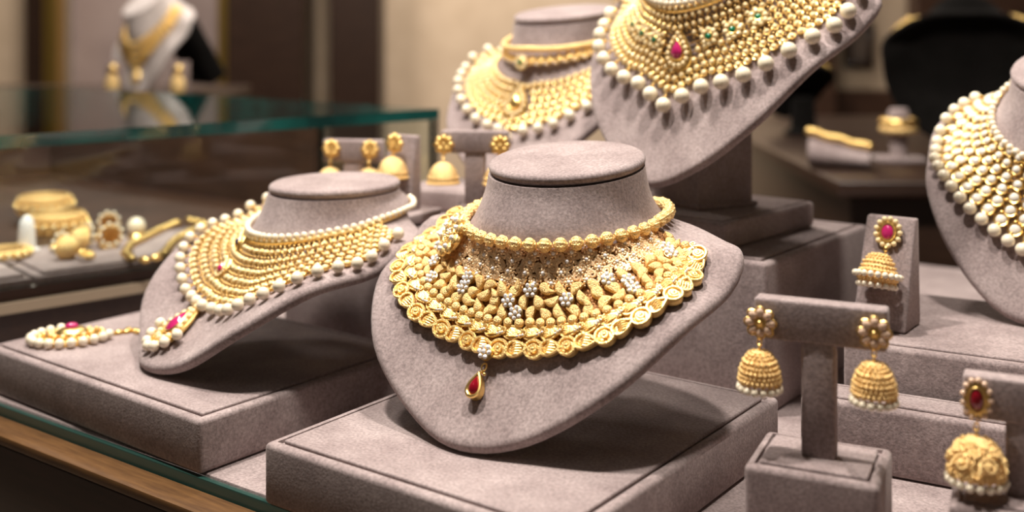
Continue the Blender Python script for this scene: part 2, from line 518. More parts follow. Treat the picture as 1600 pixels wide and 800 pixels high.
class Bust:
    def __init__(s, rim, zdisc=0.130, dtilt=0.0055, rdisc=0.043, r0=0.053, z0=0.100, ztilt=0.018, oy=0.0, thick=0.0036, d0=24, d1=0.72):
        L = [Vector(p) for p in rim] + [Vector((-p[0], p[1], p[2])) for p in rim[7:0:-1]]
        n = len(L)
        pts = []
        for i in range(n):
            a, b, c, d = L[i - 1], L[i], L[(i + 1) % n], L[(i + 2) % n]
            for k in range(12):
                t = k / 12
                pts.append(0.5 * (2 * b + (c - a) * t + (2 * a - 5 * b + 4 * c - d) * t * t + (3 * b - a - 3 * c + d) * t ** 3))
        tab = sorted(((math.atan2(p.x, p.y) % (2 * PI)), p) for p in pts)
        s.tab = [(tab[-1][0] - 2 * PI, tab[-1][1])] + tab + [(tab[0][0] + 2 * PI, tab[0][1])]
        s.zdisc, s.dtilt, s.rdisc, s.r0, s.z0, s.ztilt, s.oy, s.thick, s.d0, s.d1 = zdisc, dtilt, rdisc, r0, z0, ztilt, oy, thick, d0, d1

    def rim(s, a):
        a %= 2 * PI
        lo, hi = 0, len(s.tab) - 1
        while hi - lo > 1:
            m = (lo + hi) // 2
            if s.tab[m][0] <= a: lo = m
            else: hi = m
        a0, p0 = s.tab[lo]
        a1, p1 = s.tab[hi]
        k = (a - a0) / (a1 - a0) if a1 > a0 else 0
        return p0.lerp(p1, k)

    def ends(s, a):
        P1 = s.rim(a)
        P0 = Vector((s.r0 * math.sin(a), s.r0 * math.cos(a) + s.oy, s.z0 - s.ztilt * math.cos(a)))
        rad = Vector((math.sin(a), math.cos(a), 0))
        ch = P1 - P0
        L = ch.length
        h = Vector((ch.x, ch.y, 0)).dot(rad)
        ang = math.atan2(ch.z, max(h, 0.004))
        a0 = max(ang - R(s.d0), R(-86))
        a1 = ang * s.d1
        T0 = (rad * math.cos(a0) + Vector((0, 0, 1)) * math.sin(a0)) * L
        T1 = (rad * math.cos(a1) + Vector((0, 0, 1)) * math.sin(a1)) * L
        return P0, P1, T0, T1

    def pos(s, a, t):
        P0, P1, T0, T1 = s.ends(a)
        t2, t3 = t * t, t * t * t
        return P0 * (2 * t3 - 3 * t2 + 1) + T0 * (t3 - 2 * t2 + t) + P1 * (-2 * t3 + 3 * t2) + T1 * (t3 - t2)

    def frame(s, a, t, lift=0.0, rot=0.0):
        p = s.pos(a, t)
        da = s.pos(a + 0.01, t) - s.pos(a - 0.01, t)
        dt = s.pos(a, t + 0.01) - s.pos(a, t - 0.01)
        n = dt.cross(da)
        n.normalize()
        rad = Vector((math.sin(a), math.cos(a), 0.6))
        if n.dot(rad) < 0:
            n = -n
        y = -dt.normalized()
        x = y.cross(n).normalized()
        y = n.cross(x).normalized()
        p = p + n * lift
        M = Matrix(((x.x, y.x, n.x, p.x), (x.y, y.y, n.y, p.y), (x.z, y.z, n.z, p.z), (0, 0, 0, 1)))
        return M @ RZ(rot) if rot else M

    def build(s, label, M, group=None, fabric=SUEDE, name='necklace_stand'):
        t = thing(name, label, 'necklace stand', M, group)
        NA = 96
        al = [2 * PI * j / NA for j in range(NA)]
        rows = []
        # neck: from under the cap down to the collar line
        nk = 9
        for i in range(nk):
            k = i / (nk - 1)
            row = []
            for a in al:
                P0, P1, T0, T1 = s.ends(a)
                D = Vector((s.rdisc * math.sin(a), s.rdisc * math.cos(a) + s.oy, s.zdisc - 0.0062 - s.dtilt * math.cos(a)))
                L = (P0 - D).length
                Ta = Vector((math.sin(a) * 0.12, math.cos(a) * 0.12, -1)) * L
                Tb = T0.normalized() * L
                k2, k3 = k * k, k ** 3
                row.append(D * (2 * k3 - 3 * k2 + 1) + Ta * (k3 - 2 * k2 + k) + P0 * (-2 * k3 + 3 * k2) + Tb * (k3 - k2))
            rows.append(row)
        for i in range(1, 23):
            rows.append([s.pos(a, i / 22) for a in al])
        last = []
        fr = [s.frame(a, 0.985) for a in al]
        for i in range(1, 7):
            f = PI * i / 6
            row = []
            for a, F in zip(al, fr):
                n = Vector((F[0][2], F[1][2], F[2][2]))
                o = -Vector((F[0][1], F[1][1], F[2][1]))
                row.append(s.pos(a, 1) + o * s.thick * math.sin(f) + n * s.thick * (math.cos(f) - 1))
            rows.append(row)
        m = MB()
        m.grid(rows, 0, True, None, True, False)
        obj('chest', m, fabric, t, angle=60)
        under = [rows[-1]]
        for tt in (0.9, 0.72, 0.5, 0.3):
            row = []
            for a in al:
                F = s.frame(a, tt)
                n = Vector((F[0][2], F[1][2], F[2][2]))
                row.append(s.pos(a, tt) - n * 2 * s.thick)
            under.append(row)
        u = MB().grid(under, 0, True, None, False, True)
        lin = obj('back_lining', u, BLACK, t, angle=60)
        lin['label'] = 'black felt back of the stand'
        # the cap of the neck
        r = s.rdisc
        prof = [(r * 0.96, -0.0056), (r * 0.985, -0.0050), (r, -0.0036), (r + 0.0002, -0.0022), (r * 0.985, -0.0008), (r * 0.95, 0.0), (r * 0.7, 0.0003), (r * 0.3, 0.0004)]
        cap = MB().lathe(prof, 0, 64)
        obj('neck_cap', cap, fabric, t, T((0, s.oy, s.zdisc)) @ RX(-math.atan2(s.dtilt, s.rdisc)), angle=60)
        return t

def bustM(x, d, z, phi, tilt=0.0, scale=1.0):
    return T((x, d, Z0 + z)) @ RZ(PI - R(phi)) @ RX(-R(tilt)) @ SC(scale)

def settle(b, M, ztop):
    """lift or lower the stand so that its lowest point just rests on what carries it"""
    lo = 1e9
    for k in range(-40, 41):
        a = R(k * 2)
        F = b.frame(a, 0.985)
        n = Vector((F[0][2], F[1][2], F[2][2]))
        o = -Vector((F[0][1], F[1][1], F[2][1]))
        for q in range(7):
            f = PI * q / 6
            lo = min(lo, (M @ (b.pos(a, 1) + o * b.thick * math.sin(f) + n * b.thick * (math.cos(f) - 1))).z)
    return T((0, 0, Z0 + ztop + 0.0004 - lo)) @ M

def wide(rim, k, f=1.0):
    return [[p[0] * k, p[1] * f if p[1] > 0 else p[1], p[2]] for p in rim]

B_MID = Bust(RIM_A, zdisc=0.1275, z0=0.094, ztilt=0.005)
M_MID = settle(B_MID, bustM(0.030, 0.6156, 0.0318, 33.25), 0.0312)
B_MID.build('large grey suede necklace stand at the centre, wearing the leaf patterned gold collar', M_MID)
B_LEFT = Bust(wide(RIM_A, 0.955, 1.03), zdisc=0.112, z0=0.090, ztilt=0.014, dtilt=0.006, oy=-0.010, rdisc=0.0425, r0=0.050)
M_LEFT = settle(B_LEFT, bustM(-0.1345, 0.7235, 0.0175, 52, -6.5), 0.0297)
B_LEFT.build('grey suede necklace stand on the tray beside the glass case', M_LEFT)
B_UP = Bust(RIM_UP, z0=0.120, zdisc=0.155, r0=0.050)
M_UP = settle(B_UP, bustM(0.1628, 0.7739, 0.1640, 49, 15.7), 0.131)
B_UP.build('raised grey suede necklace stand on a square support, its neck out of the photo', M_UP)
B_RIGHT = Bust(RIM_R)
M_RIGHT = settle(B_RIGHT, bustM(0.3745, 0.7231, 0.0790, 34.1, 13.2), 0.0582)
B_RIGHT.build('grey suede necklace stand cut off by the photo edge beside the ruby earring wedge', M_RIGHT)
B_BACK = Bust(RIM_B, zdisc=0.125, z0=0.098, ztilt=0.012, dtilt=0.006, oy=-0.006, rdisc=0.0415, r0=0.047)
M_BACK = settle(B_BACK, bustM(0.0404, 0.9277, 0.1165, 37.2, 0.8), 0.1105)
B_BACK.build('grey suede necklace stand behind, wearing a choker and pearl fringed bib', M_BACK)

# the supports under the raised stands
def support():
    from mathutils.bvhtree import BVHTree
    trees = []
    for o in bpy.data.objects:
        if o.parent and o.parent.get('label', '').startswith('raised grey suede') and o.type == 'MESH':
            trees.append(BVHTree.FromPolygons([M_UP @ o.matrix_local @ v.co if False else M_UP @ v.co for v in o.data.vertices], [tuple(p.vertices) for p in o.data.polygons]) if not o.name.startswith('neck_cap') else None)
    trees = [t for t in trees if t]
    zb = Z0 + 0.1117
    yaw = R(-63)
    w, d = 0.026, 0.0225
    c = Vector((0.132, 0.778, zb))
    t = thing('stand_support', 'square grey suede column under the raised necklace stand', 'support', T(c) @ RZ(yaw))
    def under(x, y):
        p = T(c) @ RZ(yaw) @ Vector((x, y, 0))
        h = [tr.ray_cast(p, Vector((0, 0, 1)))[3] for tr in trees]
        h = [q for q in h if q]
        return min(h) if h else None
    n = 6
    raw = [[under(-w + 2 * w * i / n, -d + 2 * d * j / n) for i in range(n + 1)] for j in range(n + 1)]
    known = [q for r in raw for q in r if q]
    lo = min(known) if known else 0.05
    top = [[(q if q else max(known)) - 0.0012 for q in r] for r in raw]
    m = MB()
    vs, fs = [], []
    for j in range(n + 1):
        for i in range(n + 1):
            vs.append((-w + 2 * w * i / n, -d + 2 * d * j / n, top[j][i]))
    N = (n + 1) ** 2
    for j in range(n + 1):
        for i in range(n + 1):
            vs.append((-w + 2 * w * i / n, -d + 2 * d * j / n, 0.0))
    q = n + 1
    for j in range(n):
        for i in range(n):
            fs.append((j * q + i, j * q + i + 1, (j + 1) * q + i + 1, (j + 1) * q + i))
            fs.append((N + j * q + i, N + (j + 1) * q + i, N + (j + 1) * q + i + 1, N + j * q + i + 1))
    for i in range(n):
        for (a, b) in ((i, i + 1), (n * q + i + 1, n * q + i)):
            fs.append((a, b, N + b, N + a))
        for (a, b) in (((i + 1) * q, i * q), (i * q + n, (i + 1) * q + n)):
            fs.append((a, b, N + b, N + a))
    m.add(vs, fs)
    obj('column', m, SUEDE, t, angle=50)
    obj('foot', MB().box((-w - 0.003, -d - 0.003, -0.0003), (w + 0.003, d + 0.003, 0.003), bevel=0.001, seg=2), SUEDE, t)
support()
block('riser', 'flat grey suede block under the stand with the choker', 'riser', Vector((0.0, 0.8147, 0)), 0.10, 0.068, 0.0163, 0.0937, yaw=R(-27), margin=0.004)

# ------------------------------------------------------------------ jewellery motifs (metres)
def circ(r, n=16, ry=None, cx=0, cy=0):
    ry = r if ry is None else ry
    return [(cx + r * math.cos(2 * PI * i / n), cy + ry * math.sin(2 * PI * i / n)) for i in range(n)]

def drop_outline(w, h, n=22):
    """teardrop, point up (+y)"""
    out = []
    for i in range(n):
        a = 2 * PI * i / n
        y = math.cos(a)
        x = math.sin(a) * (math.sin(a / 2) ** 1.15)
        out.append((w / 2 * x * 1.25, h / 2 * y))
    return out[::-1]

def paisley_outline(l, w, bend=0.5, n=22):
    out = []
    for i in range(n):
        a = 2 * PI * i / n
        x = math.cos(a) * l / 2
        u = (x / (l / 2) + 1) / 2
        y = math.sin(a) * w / 2 * (1 - 0.75 * u ** 1.6)
        y += bend * w * (u ** 2)
        out.append((x, y))
    return out

def leaf_mesh(kind):
    m = MB()
    if kind == 0:
        # plump teardrop with a bent tip
        m.dome(drop_outline(0.0080, 0.0112, 22), 0.0013, 0.0022, 0, 4)
    elif kind == 1:
        # half moon
        o = [(0.0054 * math.cos(PI * i / 14), 0.0062 * math.sin(PI * i / 14) - 0.0024) for i in range(15)]
        m.dome(o, 0.0012, 0.0022, 0, 4)
    elif kind == 2:
        # curled strip, saddle like
        rows = []
        for i in range(9):
            k = i / 8
            a = (k - 0.5) * 1.5
            wd = 0.0033 * (0.75 + 0.5 * abs(2 * k - 1))
            cx, cy = 0.0056 * math.sin(a) * 1.3, 0.0045 * math.cos(a) - 0.0035
            nx, ny = math.sin(a) * 0.4, math.cos(a)
            h = 0.0024 + 0.0014 * abs(2 * k - 1)
            rows.append([(cx - nx * wd, cy - ny * wd, 0), (cx - nx * wd, cy - ny * wd, h * 0.7), (cx - nx * wd * 0.5, cy - ny * wd * 0.5, h), (cx + nx * wd * 0.5, cy + ny * wd * 0.5, h), (cx + nx * wd, cy + ny * wd, h * 0.7), (cx + nx * wd, cy + ny * wd, 0)])
        m.grid(rows, 0, True, None, True, True)
    else:
        # two lobed petal
        m.dome(circ(0.0043, 18, 0.0036), 0.0011, 0.0022, 0, 4, M=T((-0.0018, 0, 0)))
        m.dome(paisley_outline(0.0080, 0.0060, 0.5), 0.0012, 0.0026, 0, 3, M=T((0.0030, 0.0014, 0.0)) @ RZ(0.5))
    return m.mesh('leaf', [GOLDB])

def spiral_pts(r, turns, n=22, z=0.0007, tail=0.004, flip=1):
    p = []
    for i in range(n):
        k = i / (n - 1)
        a = turns * 2 * PI * k
        rr = r * (0.18 + 0.82 * k)
        p.append((rr * math.cos(a) * flip, rr * math.sin(a), z + 0.0004 * (1 - k)))
    x, y, zz = p[-1]
    a = turns * 2 * PI
    tx, ty = -math.sin(a), math.cos(a)
    for i in range(1, 6):
        k = i / 5
        p.append((x + (tx * k * tail + math.cos(a) * k * k * tail * 0.5) * flip, y + (ty * k * tail + math.sin(a) * k * k * tail * 0.5), z))
    return p

def scroll_mesh(kind):
    m = MB()
    f = -1 if kind % 2 else 1
    p = spiral_pts(0.0022, 1.6, flip=f)
    m.tube(p, [0.00055] * 10 + [0.00072] * (len(p) - 10), 0, 6)
    p2 = spiral_pts(0.0014, 1.3, n=16, tail=0.002, flip=-f)
    m.tube(p2, 0.00055, 0, 6, M=T((0.0028 * f, -0.0026, 0)) @ RZ(1.2))
    rnd = random.Random(kind)
    for i in range(6):
        a = rnd.uniform(0, 2 * PI)
        q = rnd.uniform(0.0028, 0.0044)
        m.sphere((q * math.cos(a), q * math.sin(a), 0.0006), rnd.uniform(0.0005, 0.0010), 0, 6, 4)
    return m.mesh('scroll', [GOLDR])

def rosette_mesh():
    m = MB()
    for i in range(6):
        a = i * PI / 3
        m.sphere((0.0015 * math.cos(a), 0.0015 * math.sin(a), 0.0009), 0.00085, 0, 8, 5)
    m.sphere((0, 0, 0.0013), 0.0010, 1, 8, 5)
    for i in range(10):
        a = i * PI / 5 + 0.3
        m.sphere((0.0029 * math.cos(a), 0.0029 * math.sin(a), 0.0006), 0.0006, 0, 6, 4)
    return m.mesh('granule_rosette', [GOLDR, DIAMOND])

def diamond_flower_mesh(r=0.0033):
    m = MB()
    m.dome(circ(r * 0.95, 12), 0.0006, 0.0016, 0, 2)
    for i in range(6):
        a = i * PI / 3
        c = (r * 0.68 * math.cos(a), r * 0.68 * math.sin(a), 0.0024)
        m.sphere(c, r * 0.30, 1, 8, 5, (1, 1, 0.8))
    m.sphere((0, 0, 0.0028), r * 0.30, 1, 8, 5, (1, 1, 0.8))
    return m.mesh('diamond_flower', [GOLD, DIAMOND])

def melon_bead_mesh(r):
    m = MB()
    rows = []
    S, N = 30, 12
    for i in range(N + 1):
        a = PI * i / N
        row = []
        for j in range(S):
            b = 2 * PI * j / S
            rr = r * (1 + 0.055 * math.cos(10 * b) * math.sin(a))
            row.append((rr * math.cos(a) * 0.96, rr * math.sin(a) * math.cos(b) + 0, rr * math.sin(a) * math.sin(b)))
        rows.append(row)
    m.grid(rows, 0, True)
    for sx in (-1, 1):
        m.lathe([(r * 0.40, -0.0004), (r * 0.46, 0), (r * 0.40, 0.0004)], 0, 10, M=T((sx * r * 0.95, 0, 0)) @ RY(PI / 2))
    return m.mesh('melon_bead', [GOLDB])

def paisley_mesh():
    m = MB()
    o = paisley_outline(0.0128, 0.0088, 0.40, 26)
    m.dome(o, 0.0008, 0.0022, 0, 3)
    m.tube([(x, y, 0.0024) for x, y in o], 0.00062, 0, 6, closed=True)
    for k in range(-2, 3):
        m.tube([(-0.0045 + abs(k) * 0.0006, k * 0.0011, 0.0030), (-0.0015, k * 0.0008, 0.0036), (0.0018, k * 0.0004 + 0.0008, 0.0031)], [0.0003, 0.0006, 0.0003], 0, 5)
    m.tube(spiral_pts(0.0019, 1.3, 18, 0.0030, 0.002), 0.0006, 0, 6, M=T((0.0052, 0.0032, 0)) @ RZ(2.0))
    for i in range(3):
        m.sphere((0.0028 + i * 0.0012, 0.0002 + i * 0.0010, 0.0036), 0.00075, 1, 7, 5)
    return m.mesh('paisley', [GOLDM, DIAMOND])

def medallion_mesh(kind):
    m = MB()
    o = circ(0.0051, 22, 0.0046) if kind == 0 else paisley_outline(0.0118, 0.0096, 0.15, 22)
    m.dome(o, 0.0007, 0.0024, 0, 3)
    m.tube([(x * 0.93, y * 0.93, 0.0034) for x, y in o], 0.00085, 0, 6, closed=True)
    if kind == 0:
        m.tube(spiral_pts(0.0026, 1.7, 22, 0.0036, 0.001), 0.0008, 0, 6)
        m.sphere((0, 0, 0.0038), 0.0011, 0, 8, 5)
    else:
        for k in range(-2, 3):
            m.tube([(-0.0027, k * 0.0014 - 0.0006, 0.0032), (0, k * 0.0013 + 0.0002, 0.0042), (0.0027, k * 0.0013 + 0.0010, 0.0032)], [0.0003, 0.0008, 0.0003], 0, 5)
    return m.mesh('medallion', [GOLDM])

def granule_ball_mesh():
    m = MB().sphere((0, 0, 0.0022), 0.0026, 0, 14, 9, (1, 1, 0.85))
    return m.mesh('granulated_bead', [GOLDB])

def brooch_mesh():
    m = MB()
    m.dome(circ(0.0085, 20), 0.001, 0.003, 0, 2)
    for i in range(9):
        a = i * 2 * PI / 9
        Mx = RZ(a) @ T((0.0088, 0, 0.0022))
        m.dome(circ(0.0034, 14, 0.0029), 0.0012, 0.0016, 0, 3, M=Mx)
        m.tube([(x, y, 0.0018) for x, y in circ(0.0031, 14, 0.0027)], 0.0006, 0, 5, closed=True, M=Mx)
        m.sphere((0, 0, 0.0034), 0.0015, 1, 8, 5, M=Mx)
    m.tube([(x, y, 0.0046) for x, y in circ(0.0052, 20)], 0.0009, 0, 6, closed=True)
    for i in range(14):
        a = i * 2.4
        q = 0.0011 * math.sqrt(i)
        m.sphere((q * math.cos(a), q * math.sin(a), 0.0050), 0.0009, 0 if i % 3 else 1, 7, 5)
    return m.mesh('brooch_flower', [GOLDM, DIAMOND])

def kundan_mesh(r=0.0030, sides=14, ry=None, gem=None):
    m = MB()
    ry = r if ry is None else ry
    m.dome(circ(r, sides, ry), 0.0002, 0.0014, 0, 2)
    m.tube([(x * 0.90, y * 0.90, 0.0015) for x, y in circ(r, sides, ry)], r * 0.17, 0, 5, closed=True)
    m.dome(circ(r * 0.78, 10, ry * 0.78), 0.0012, 0.0003, 1, 3, z0=0.0014, power=0.6)
    return m.mesh('set_stone', [GOLD, gem or KUNDAN])

def pearl_mesh(r):
    m = MB()
    m.sphere((0, -r, r), r, 0, 18, 12)
    m.lathe([(r * 0.10, -r * 0.3), (r * 0.32, -r * 0.18), (r * 0.30, 0), (r * 0.1, r * 0.15)], 1, 10, M=T((0, r * 0.08, r)) @ RX(-PI / 2))
    m.sphere((0, r * 0.32, r * 0.9), r * 0.2, 1, 8, 5)
    return m.mesh('pearl', [PEARL, GOLD])

def teardrop_motif(w, h, gem, ring=True, name='teardrop_setting'):
    """pointed setting with a gem in a ring of small white stones"""
    m = MB()
    o = drop_outline(w, h, 30)
    m.dome(o, 0.0012, 0.0018, 0, 3)
    m.tube([(x, y, 0.0018) for x, y in o], w * 0.05, 0, 6, closed=True)
    if ring:
        oo = drop_outline(w * 0.76, h * 0.76, 200)
        L = [0]
        for i in range(1, len(oo)):
            L.append(L[-1] + math.dist(oo[i], oo[i - 1]))
        n = max(8, int(L[-1] / (w * 0.17)))
        for k in range(n):
            q = L[-1] * k / n
            i = min(range(len(L)), key=lambda j: abs(L[j] - q))
            m.sphere((oo[i][0], oo[i][1], 0.0030), w * 0.082, 1, 8, 5, (1, 1, 0.8))
    g = drop_outline(w * 0.44, h * 0.44, 20)
    m.tube([(x * 1.15, y * 1.1, 0.0036) for x, y in g], w * 0.035, 0, 5, closed=True)
    m.dome(g, 0.0022, 0.0006, 2, 3, z0=0.0032, power=0.7)
    return m.mesh(name, [GOLD, KUNDAN, gem])

def flower_drop(r, gem):
    m = MB()
    for i in range(8):
        a = i * PI / 4
        m.sphere((r * 0.68 * math.cos(a), r * 0.68 * math.sin(a), 0.0016), r * 0.30, 1, 8, 5, (1, 1, 0.7))
    m.dome(circ(r * 0.95, 16), 0.0003, 0.0012, 0, 2)
    m.tube([(x, y, 0.0026) for x, y in circ(r * 0.40, 14)], r * 0.10, 0, 5, closed=True)
    m.dome(circ(r * 0.36, 12), 0.0012, 0.0006, 2, 3, z0=0.0018)
    return m.mesh('flower_setting', [GOLD, KUNDAN, gem])

MESH = {}
def cached(key, fn, *a):
    if key not in MESH:
        MESH[key] = fn(*a)
    return MESH[key]

# ------------------------------------------------------------------ laying out rows on a bust
def row_points(b, Tfun, q, pitch, amax, phase=0.0, amin=None):
    """evenly spaced angles along the line t = q * Tfun(a)"""
    amin = -amax if amin is None else amin
    n = 400
    al = [amin + (amax - amin) * i / n for i in range(n + 1)]
    P = [b.pos(a, q * Tfun(a)) for a in al]
    L = [0.0]
    for i in range(n):
        L.append(L[-1] + (P[i + 1] - P[i]).length)
    cnt = max(1, int(L[-1] / pitch))
    out = []
    for k in range(cnt):
        s = (k + 0.5 + phase) * L[-1] / cnt
        if s > L[-1]: break
        i = next(j for j in range(n + 1) if L[j] >= s) if s > 0 else 0
        i = max(i, 1)
        f = (s - L[i - 1]) / max(1e-9, L[i] - L[i - 1])
        out.append(al[i - 1] + (al[i] - al[i - 1]) * f)
    return out

def place_parts(parent, name, items, limit=100, stuff_name=None):
    """items: (mesh, local matrix). The ones showing largest become parts, the rest one part of kind stuff."""
    W = parent.matrix_world
    def key(it):
        p = W @ it[1].translation
        n = (W.to_3x3() @ Vector((it[1][0][2], it[1][1][2], it[1][2][2]))).normalized()
        v = (EYEP - p)
        return -n.dot(v.normalized()) / v.length
    items = sorted(items, key=key) if len(items) > limit else items
    for me, M in items[:limit]:
        inst(name, me, parent, M)
    if len(items) > limit:
        rest = MB()
        mats = []
        for me, M in items[limit:]:
            mm = {}
            for i, mt in enumerate(me.materials):
                if mt not in mats:
                    mats.append(mt)
                mm[i] = mats.index(mt)
            n = len(rest.v)
            rest.v.extend(tuple(M @ v.co) for v in me.vertices)
            rest.f.extend(tuple(i + n for i in p.vertices) for p in me.polygons)
            rest.m.extend(mm[p.material_index] for p in me.polygons)
        o = obj(stuff_name or name + 's', rest, mats, parent)
        o['kind'] = 'stuff'

def backing(b, Tfun, amax, q0, q1, m_, lift0=0.0005, lift1=0.0012, n=90, rows=10, holes=False):
    mb = MB()
    al = [-amax + 2 * amax * i / n for i in range(n + 1)]
    top, bot = [], []
    for j in range(rows + 1):
        q = q0 + (q1 - q0) * j / rows
        tr, br = [], []
        for a in al:
            F = b.frame(a, q * Tfun(a), 0)
            nn = Vector((F[0][2], F[1][2], F[2][2]))
            p = F.translation
            tr.append(p + nn * lift1)
            br.append(p + nn * lift0)
        top.append(tr)
        bot.append(br)
    loop = []
    ring_rows = []
    # closed slab: stitch top and bottom as one tube around the strip's width
    for i in range(n + 1):
        ring_rows.append([top[j][i] for j in range(rows + 1)] + [bot[j][i] for j in range(rows, -1, -1)])
    mb.grid(ring_rows, 0, True, None, True, True)
    return mb

def lerp_table(tab):
    def f(a):
        d = abs(math.degrees(a))
        for (a0, v0), (a1, v1) in zip(tab, tab[1:]):
            if d <= a1:
                return v0 + (v1 - v0) * (d - a0) / (a1 - a0)
        return tab[-1][1]
    return f

def ring_points(b, lift, pitch, a0, a1, dz=0.0, t=0.0):
    """beads standing around the neck just off its surface"""
    n = 300
    out = []
    P = []
    for i in range(n + 1):
        a = a0 + (a1 - a0) * i / n
        F = b.frame(a, t, lift)
        P.append((a, F))
    acc = 0
    last = None
    for a, F in P:
        p = F.translation
        if last is None:
            out.append(F); last = p
        elif (p - last).length >= pitch:
            out.append(F); last = p
    return out

# ------------------------------------------------------------------ the centre necklace
def centre_necklace():
    b = B_MID
    t = thing('gold_necklace', 'broad gold collar of leaf motifs and diamond flowers with a ruby drop, at the centre', 'necklace', M_MID)
    Tf = lerp_table([(0, 0.56), (16, 0.575), (30, 0.64), (46, 0.745), (58, 0.81), (70, 0.81), (80, 0.74), (92, 0.56), (180, 0.5)])
    AM = R(90)
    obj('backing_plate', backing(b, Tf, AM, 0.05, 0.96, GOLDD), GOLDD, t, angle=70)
    bead = cached('melon', melon_bead_mesh, 0.0035)
    F = ring_points(b, 0.0042, 0.0071, R(-172), R(172), t=0.0)
    place_parts(t, 'gold_bead', [(bead, f) for f in F])
    rnd = random.Random(3)
    items = []
    for i, q in enumerate((0.115, 0.215, 0.315)):
        for j, a in enumerate(row_points(b, Tf, q, 0.0071, R(84), 0.25 * (i % 2))):
            me = cached('scroll%d' % ((i + j) % 4), scroll_mesh, (i + j) % 4)
            items.append((me, b.frame(a, q * Tf(a), 0.0014, rnd.uniform(-0.7, 0.7) + (PI if rnd.random() < 0.4 else 0)) @ SC(1.12)))
    place_parts(t, 'filigree_scroll', items)
    ros = cached('rosette', rosette_mesh)
    items = []
    for i, q in enumerate((0.08, 0.165, 0.265, 0.36)):
        for a in row_points(b, Tf, q, 0.0088, R(84), 0.3 * (i % 2)):
            items.append((ros, b.frame(a, q * Tf(a), 0.0016, rnd.uniform(0, 1)) @ SC(1.1)))
    place_parts(t, 'granule_rosette', items)
    leaves, flowers = [], []
    fl = cached('dflower', diamond_flower_mesh)
    for i, q in enumerate((0.425, 0.530, 0.635)):
        for j, a in enumerate(row_points(b, Tf, q, 0.0076, R(88), 0.33 * i - 0.3)):
            if (i == 0 and j % 5 == 1) or (i == 1 and j % 4 == 1) or (i == 2 and j % 8 == 5):
                flowers.append((fl, b.frame(a, q * Tf(a), 0.0020, rnd.uniform(0, 1)) @ SC(1.18)))
            else:
                k = rnd.choice((0, 0, 1, 1, 3, 1))
                me = cached('leaf%d' % k, leaf_mesh, k)
                leaves.append((me, b.frame(a, q * Tf(a), 0.0016, rnd.choice((0.5, 2.3, -0.9, 3.6, 1.4)) + rnd.uniform(-0.3, 0.3)) @ SC(rnd.uniform(0.70, 0.80), None, rnd.uniform(0.85, 1.2))))
    place_parts(t, 'leaf', leaves)
    place_parts(t, 'diamond_flower', flowers)
    ball = cached('gball', granule_ball_mesh)
    place_parts(t, 'granulated_bead', [(ball, b.frame(a, 0.725 * Tf(a), 0.0013)) for a in row_points(b, Tf, 0.725, 0.0058, R(90))])
    pz = cached('paisley', paisley_mesh)
    place_parts(t, 'paisley', [(pz, b.frame(a, 0.83 * Tf(a), 0.0016, -0.25 + rnd.uniform(-0.12, 0.12)) @ SC(0.93)) for a in row_points(b, Tf, 0.83, 0.0103, R(89))])
    items = []
    for j, a in enumerate(row_points(b, Tf, 0.965, 0.0094, R(92), 0.5)):
        items.append((cached('medal%d' % (j % 2), medallion_mesh, j % 2), b.frame(a, 0.965 * Tf(a), 0.0010, rnd.uniform(-0.5, 0.5))))
    place_parts(t, 'medallion', items)
    br = inst('brooch_flower', cached('brooch', brooch_mesh), t, b.frame(R(46), 0.125, 0.0052))
    # the hanging drop
    tt = Tf(0)
    a0 = R(0)
    inst('drop_rosette', cached('dflower', diamond_flower_mesh), t, b.frame(a0, tt * 1.03, 0.0045) @ SC(1.25))
    lk = MB()
    lk.tube([(x, y, 0.002) for x, y in circ(0.0013, 12, 0.0019)], 0.0005, 0, 6, closed=True)
    lk.tube([(x, 0, 0.002 + z) for x, z in circ(0.0010, 12, 0.0012)], 0.0004, 0, 6, closed=True, M=T((0, -0.0028, 0)))
    lk.sphere((0.0016, -0.0034, 0.002), 0.0009, 0, 8, 5)
    obj('link', lk, GOLD, t, b.frame(a0, tt * 1.145, 0.0012))
    m = MB()
    o = drop_outline(0.0082, 0.0125, 28)
    m.dome(o, 0.0006, 0.0040, 0, 2)
    m.tube([(x * 0.93, y * 0.93, 0.0044) for x, y in o], 0.0010, 0, 7, closed=True)
    pd = obj('ruby_drop', m, GOLD, t, b.frame(a0, tt * 1.325, 0.0010))
    g = MB().dome(drop_outline(0.0058, 0.0092, 20), 0.0022, 0.0004, 0, 3, z0=0.0042, power=0.8)
    s = obj('ruby', g, RUBY, pd)
    s['label'] = 'deep red pear cut stone'
centre_necklace()

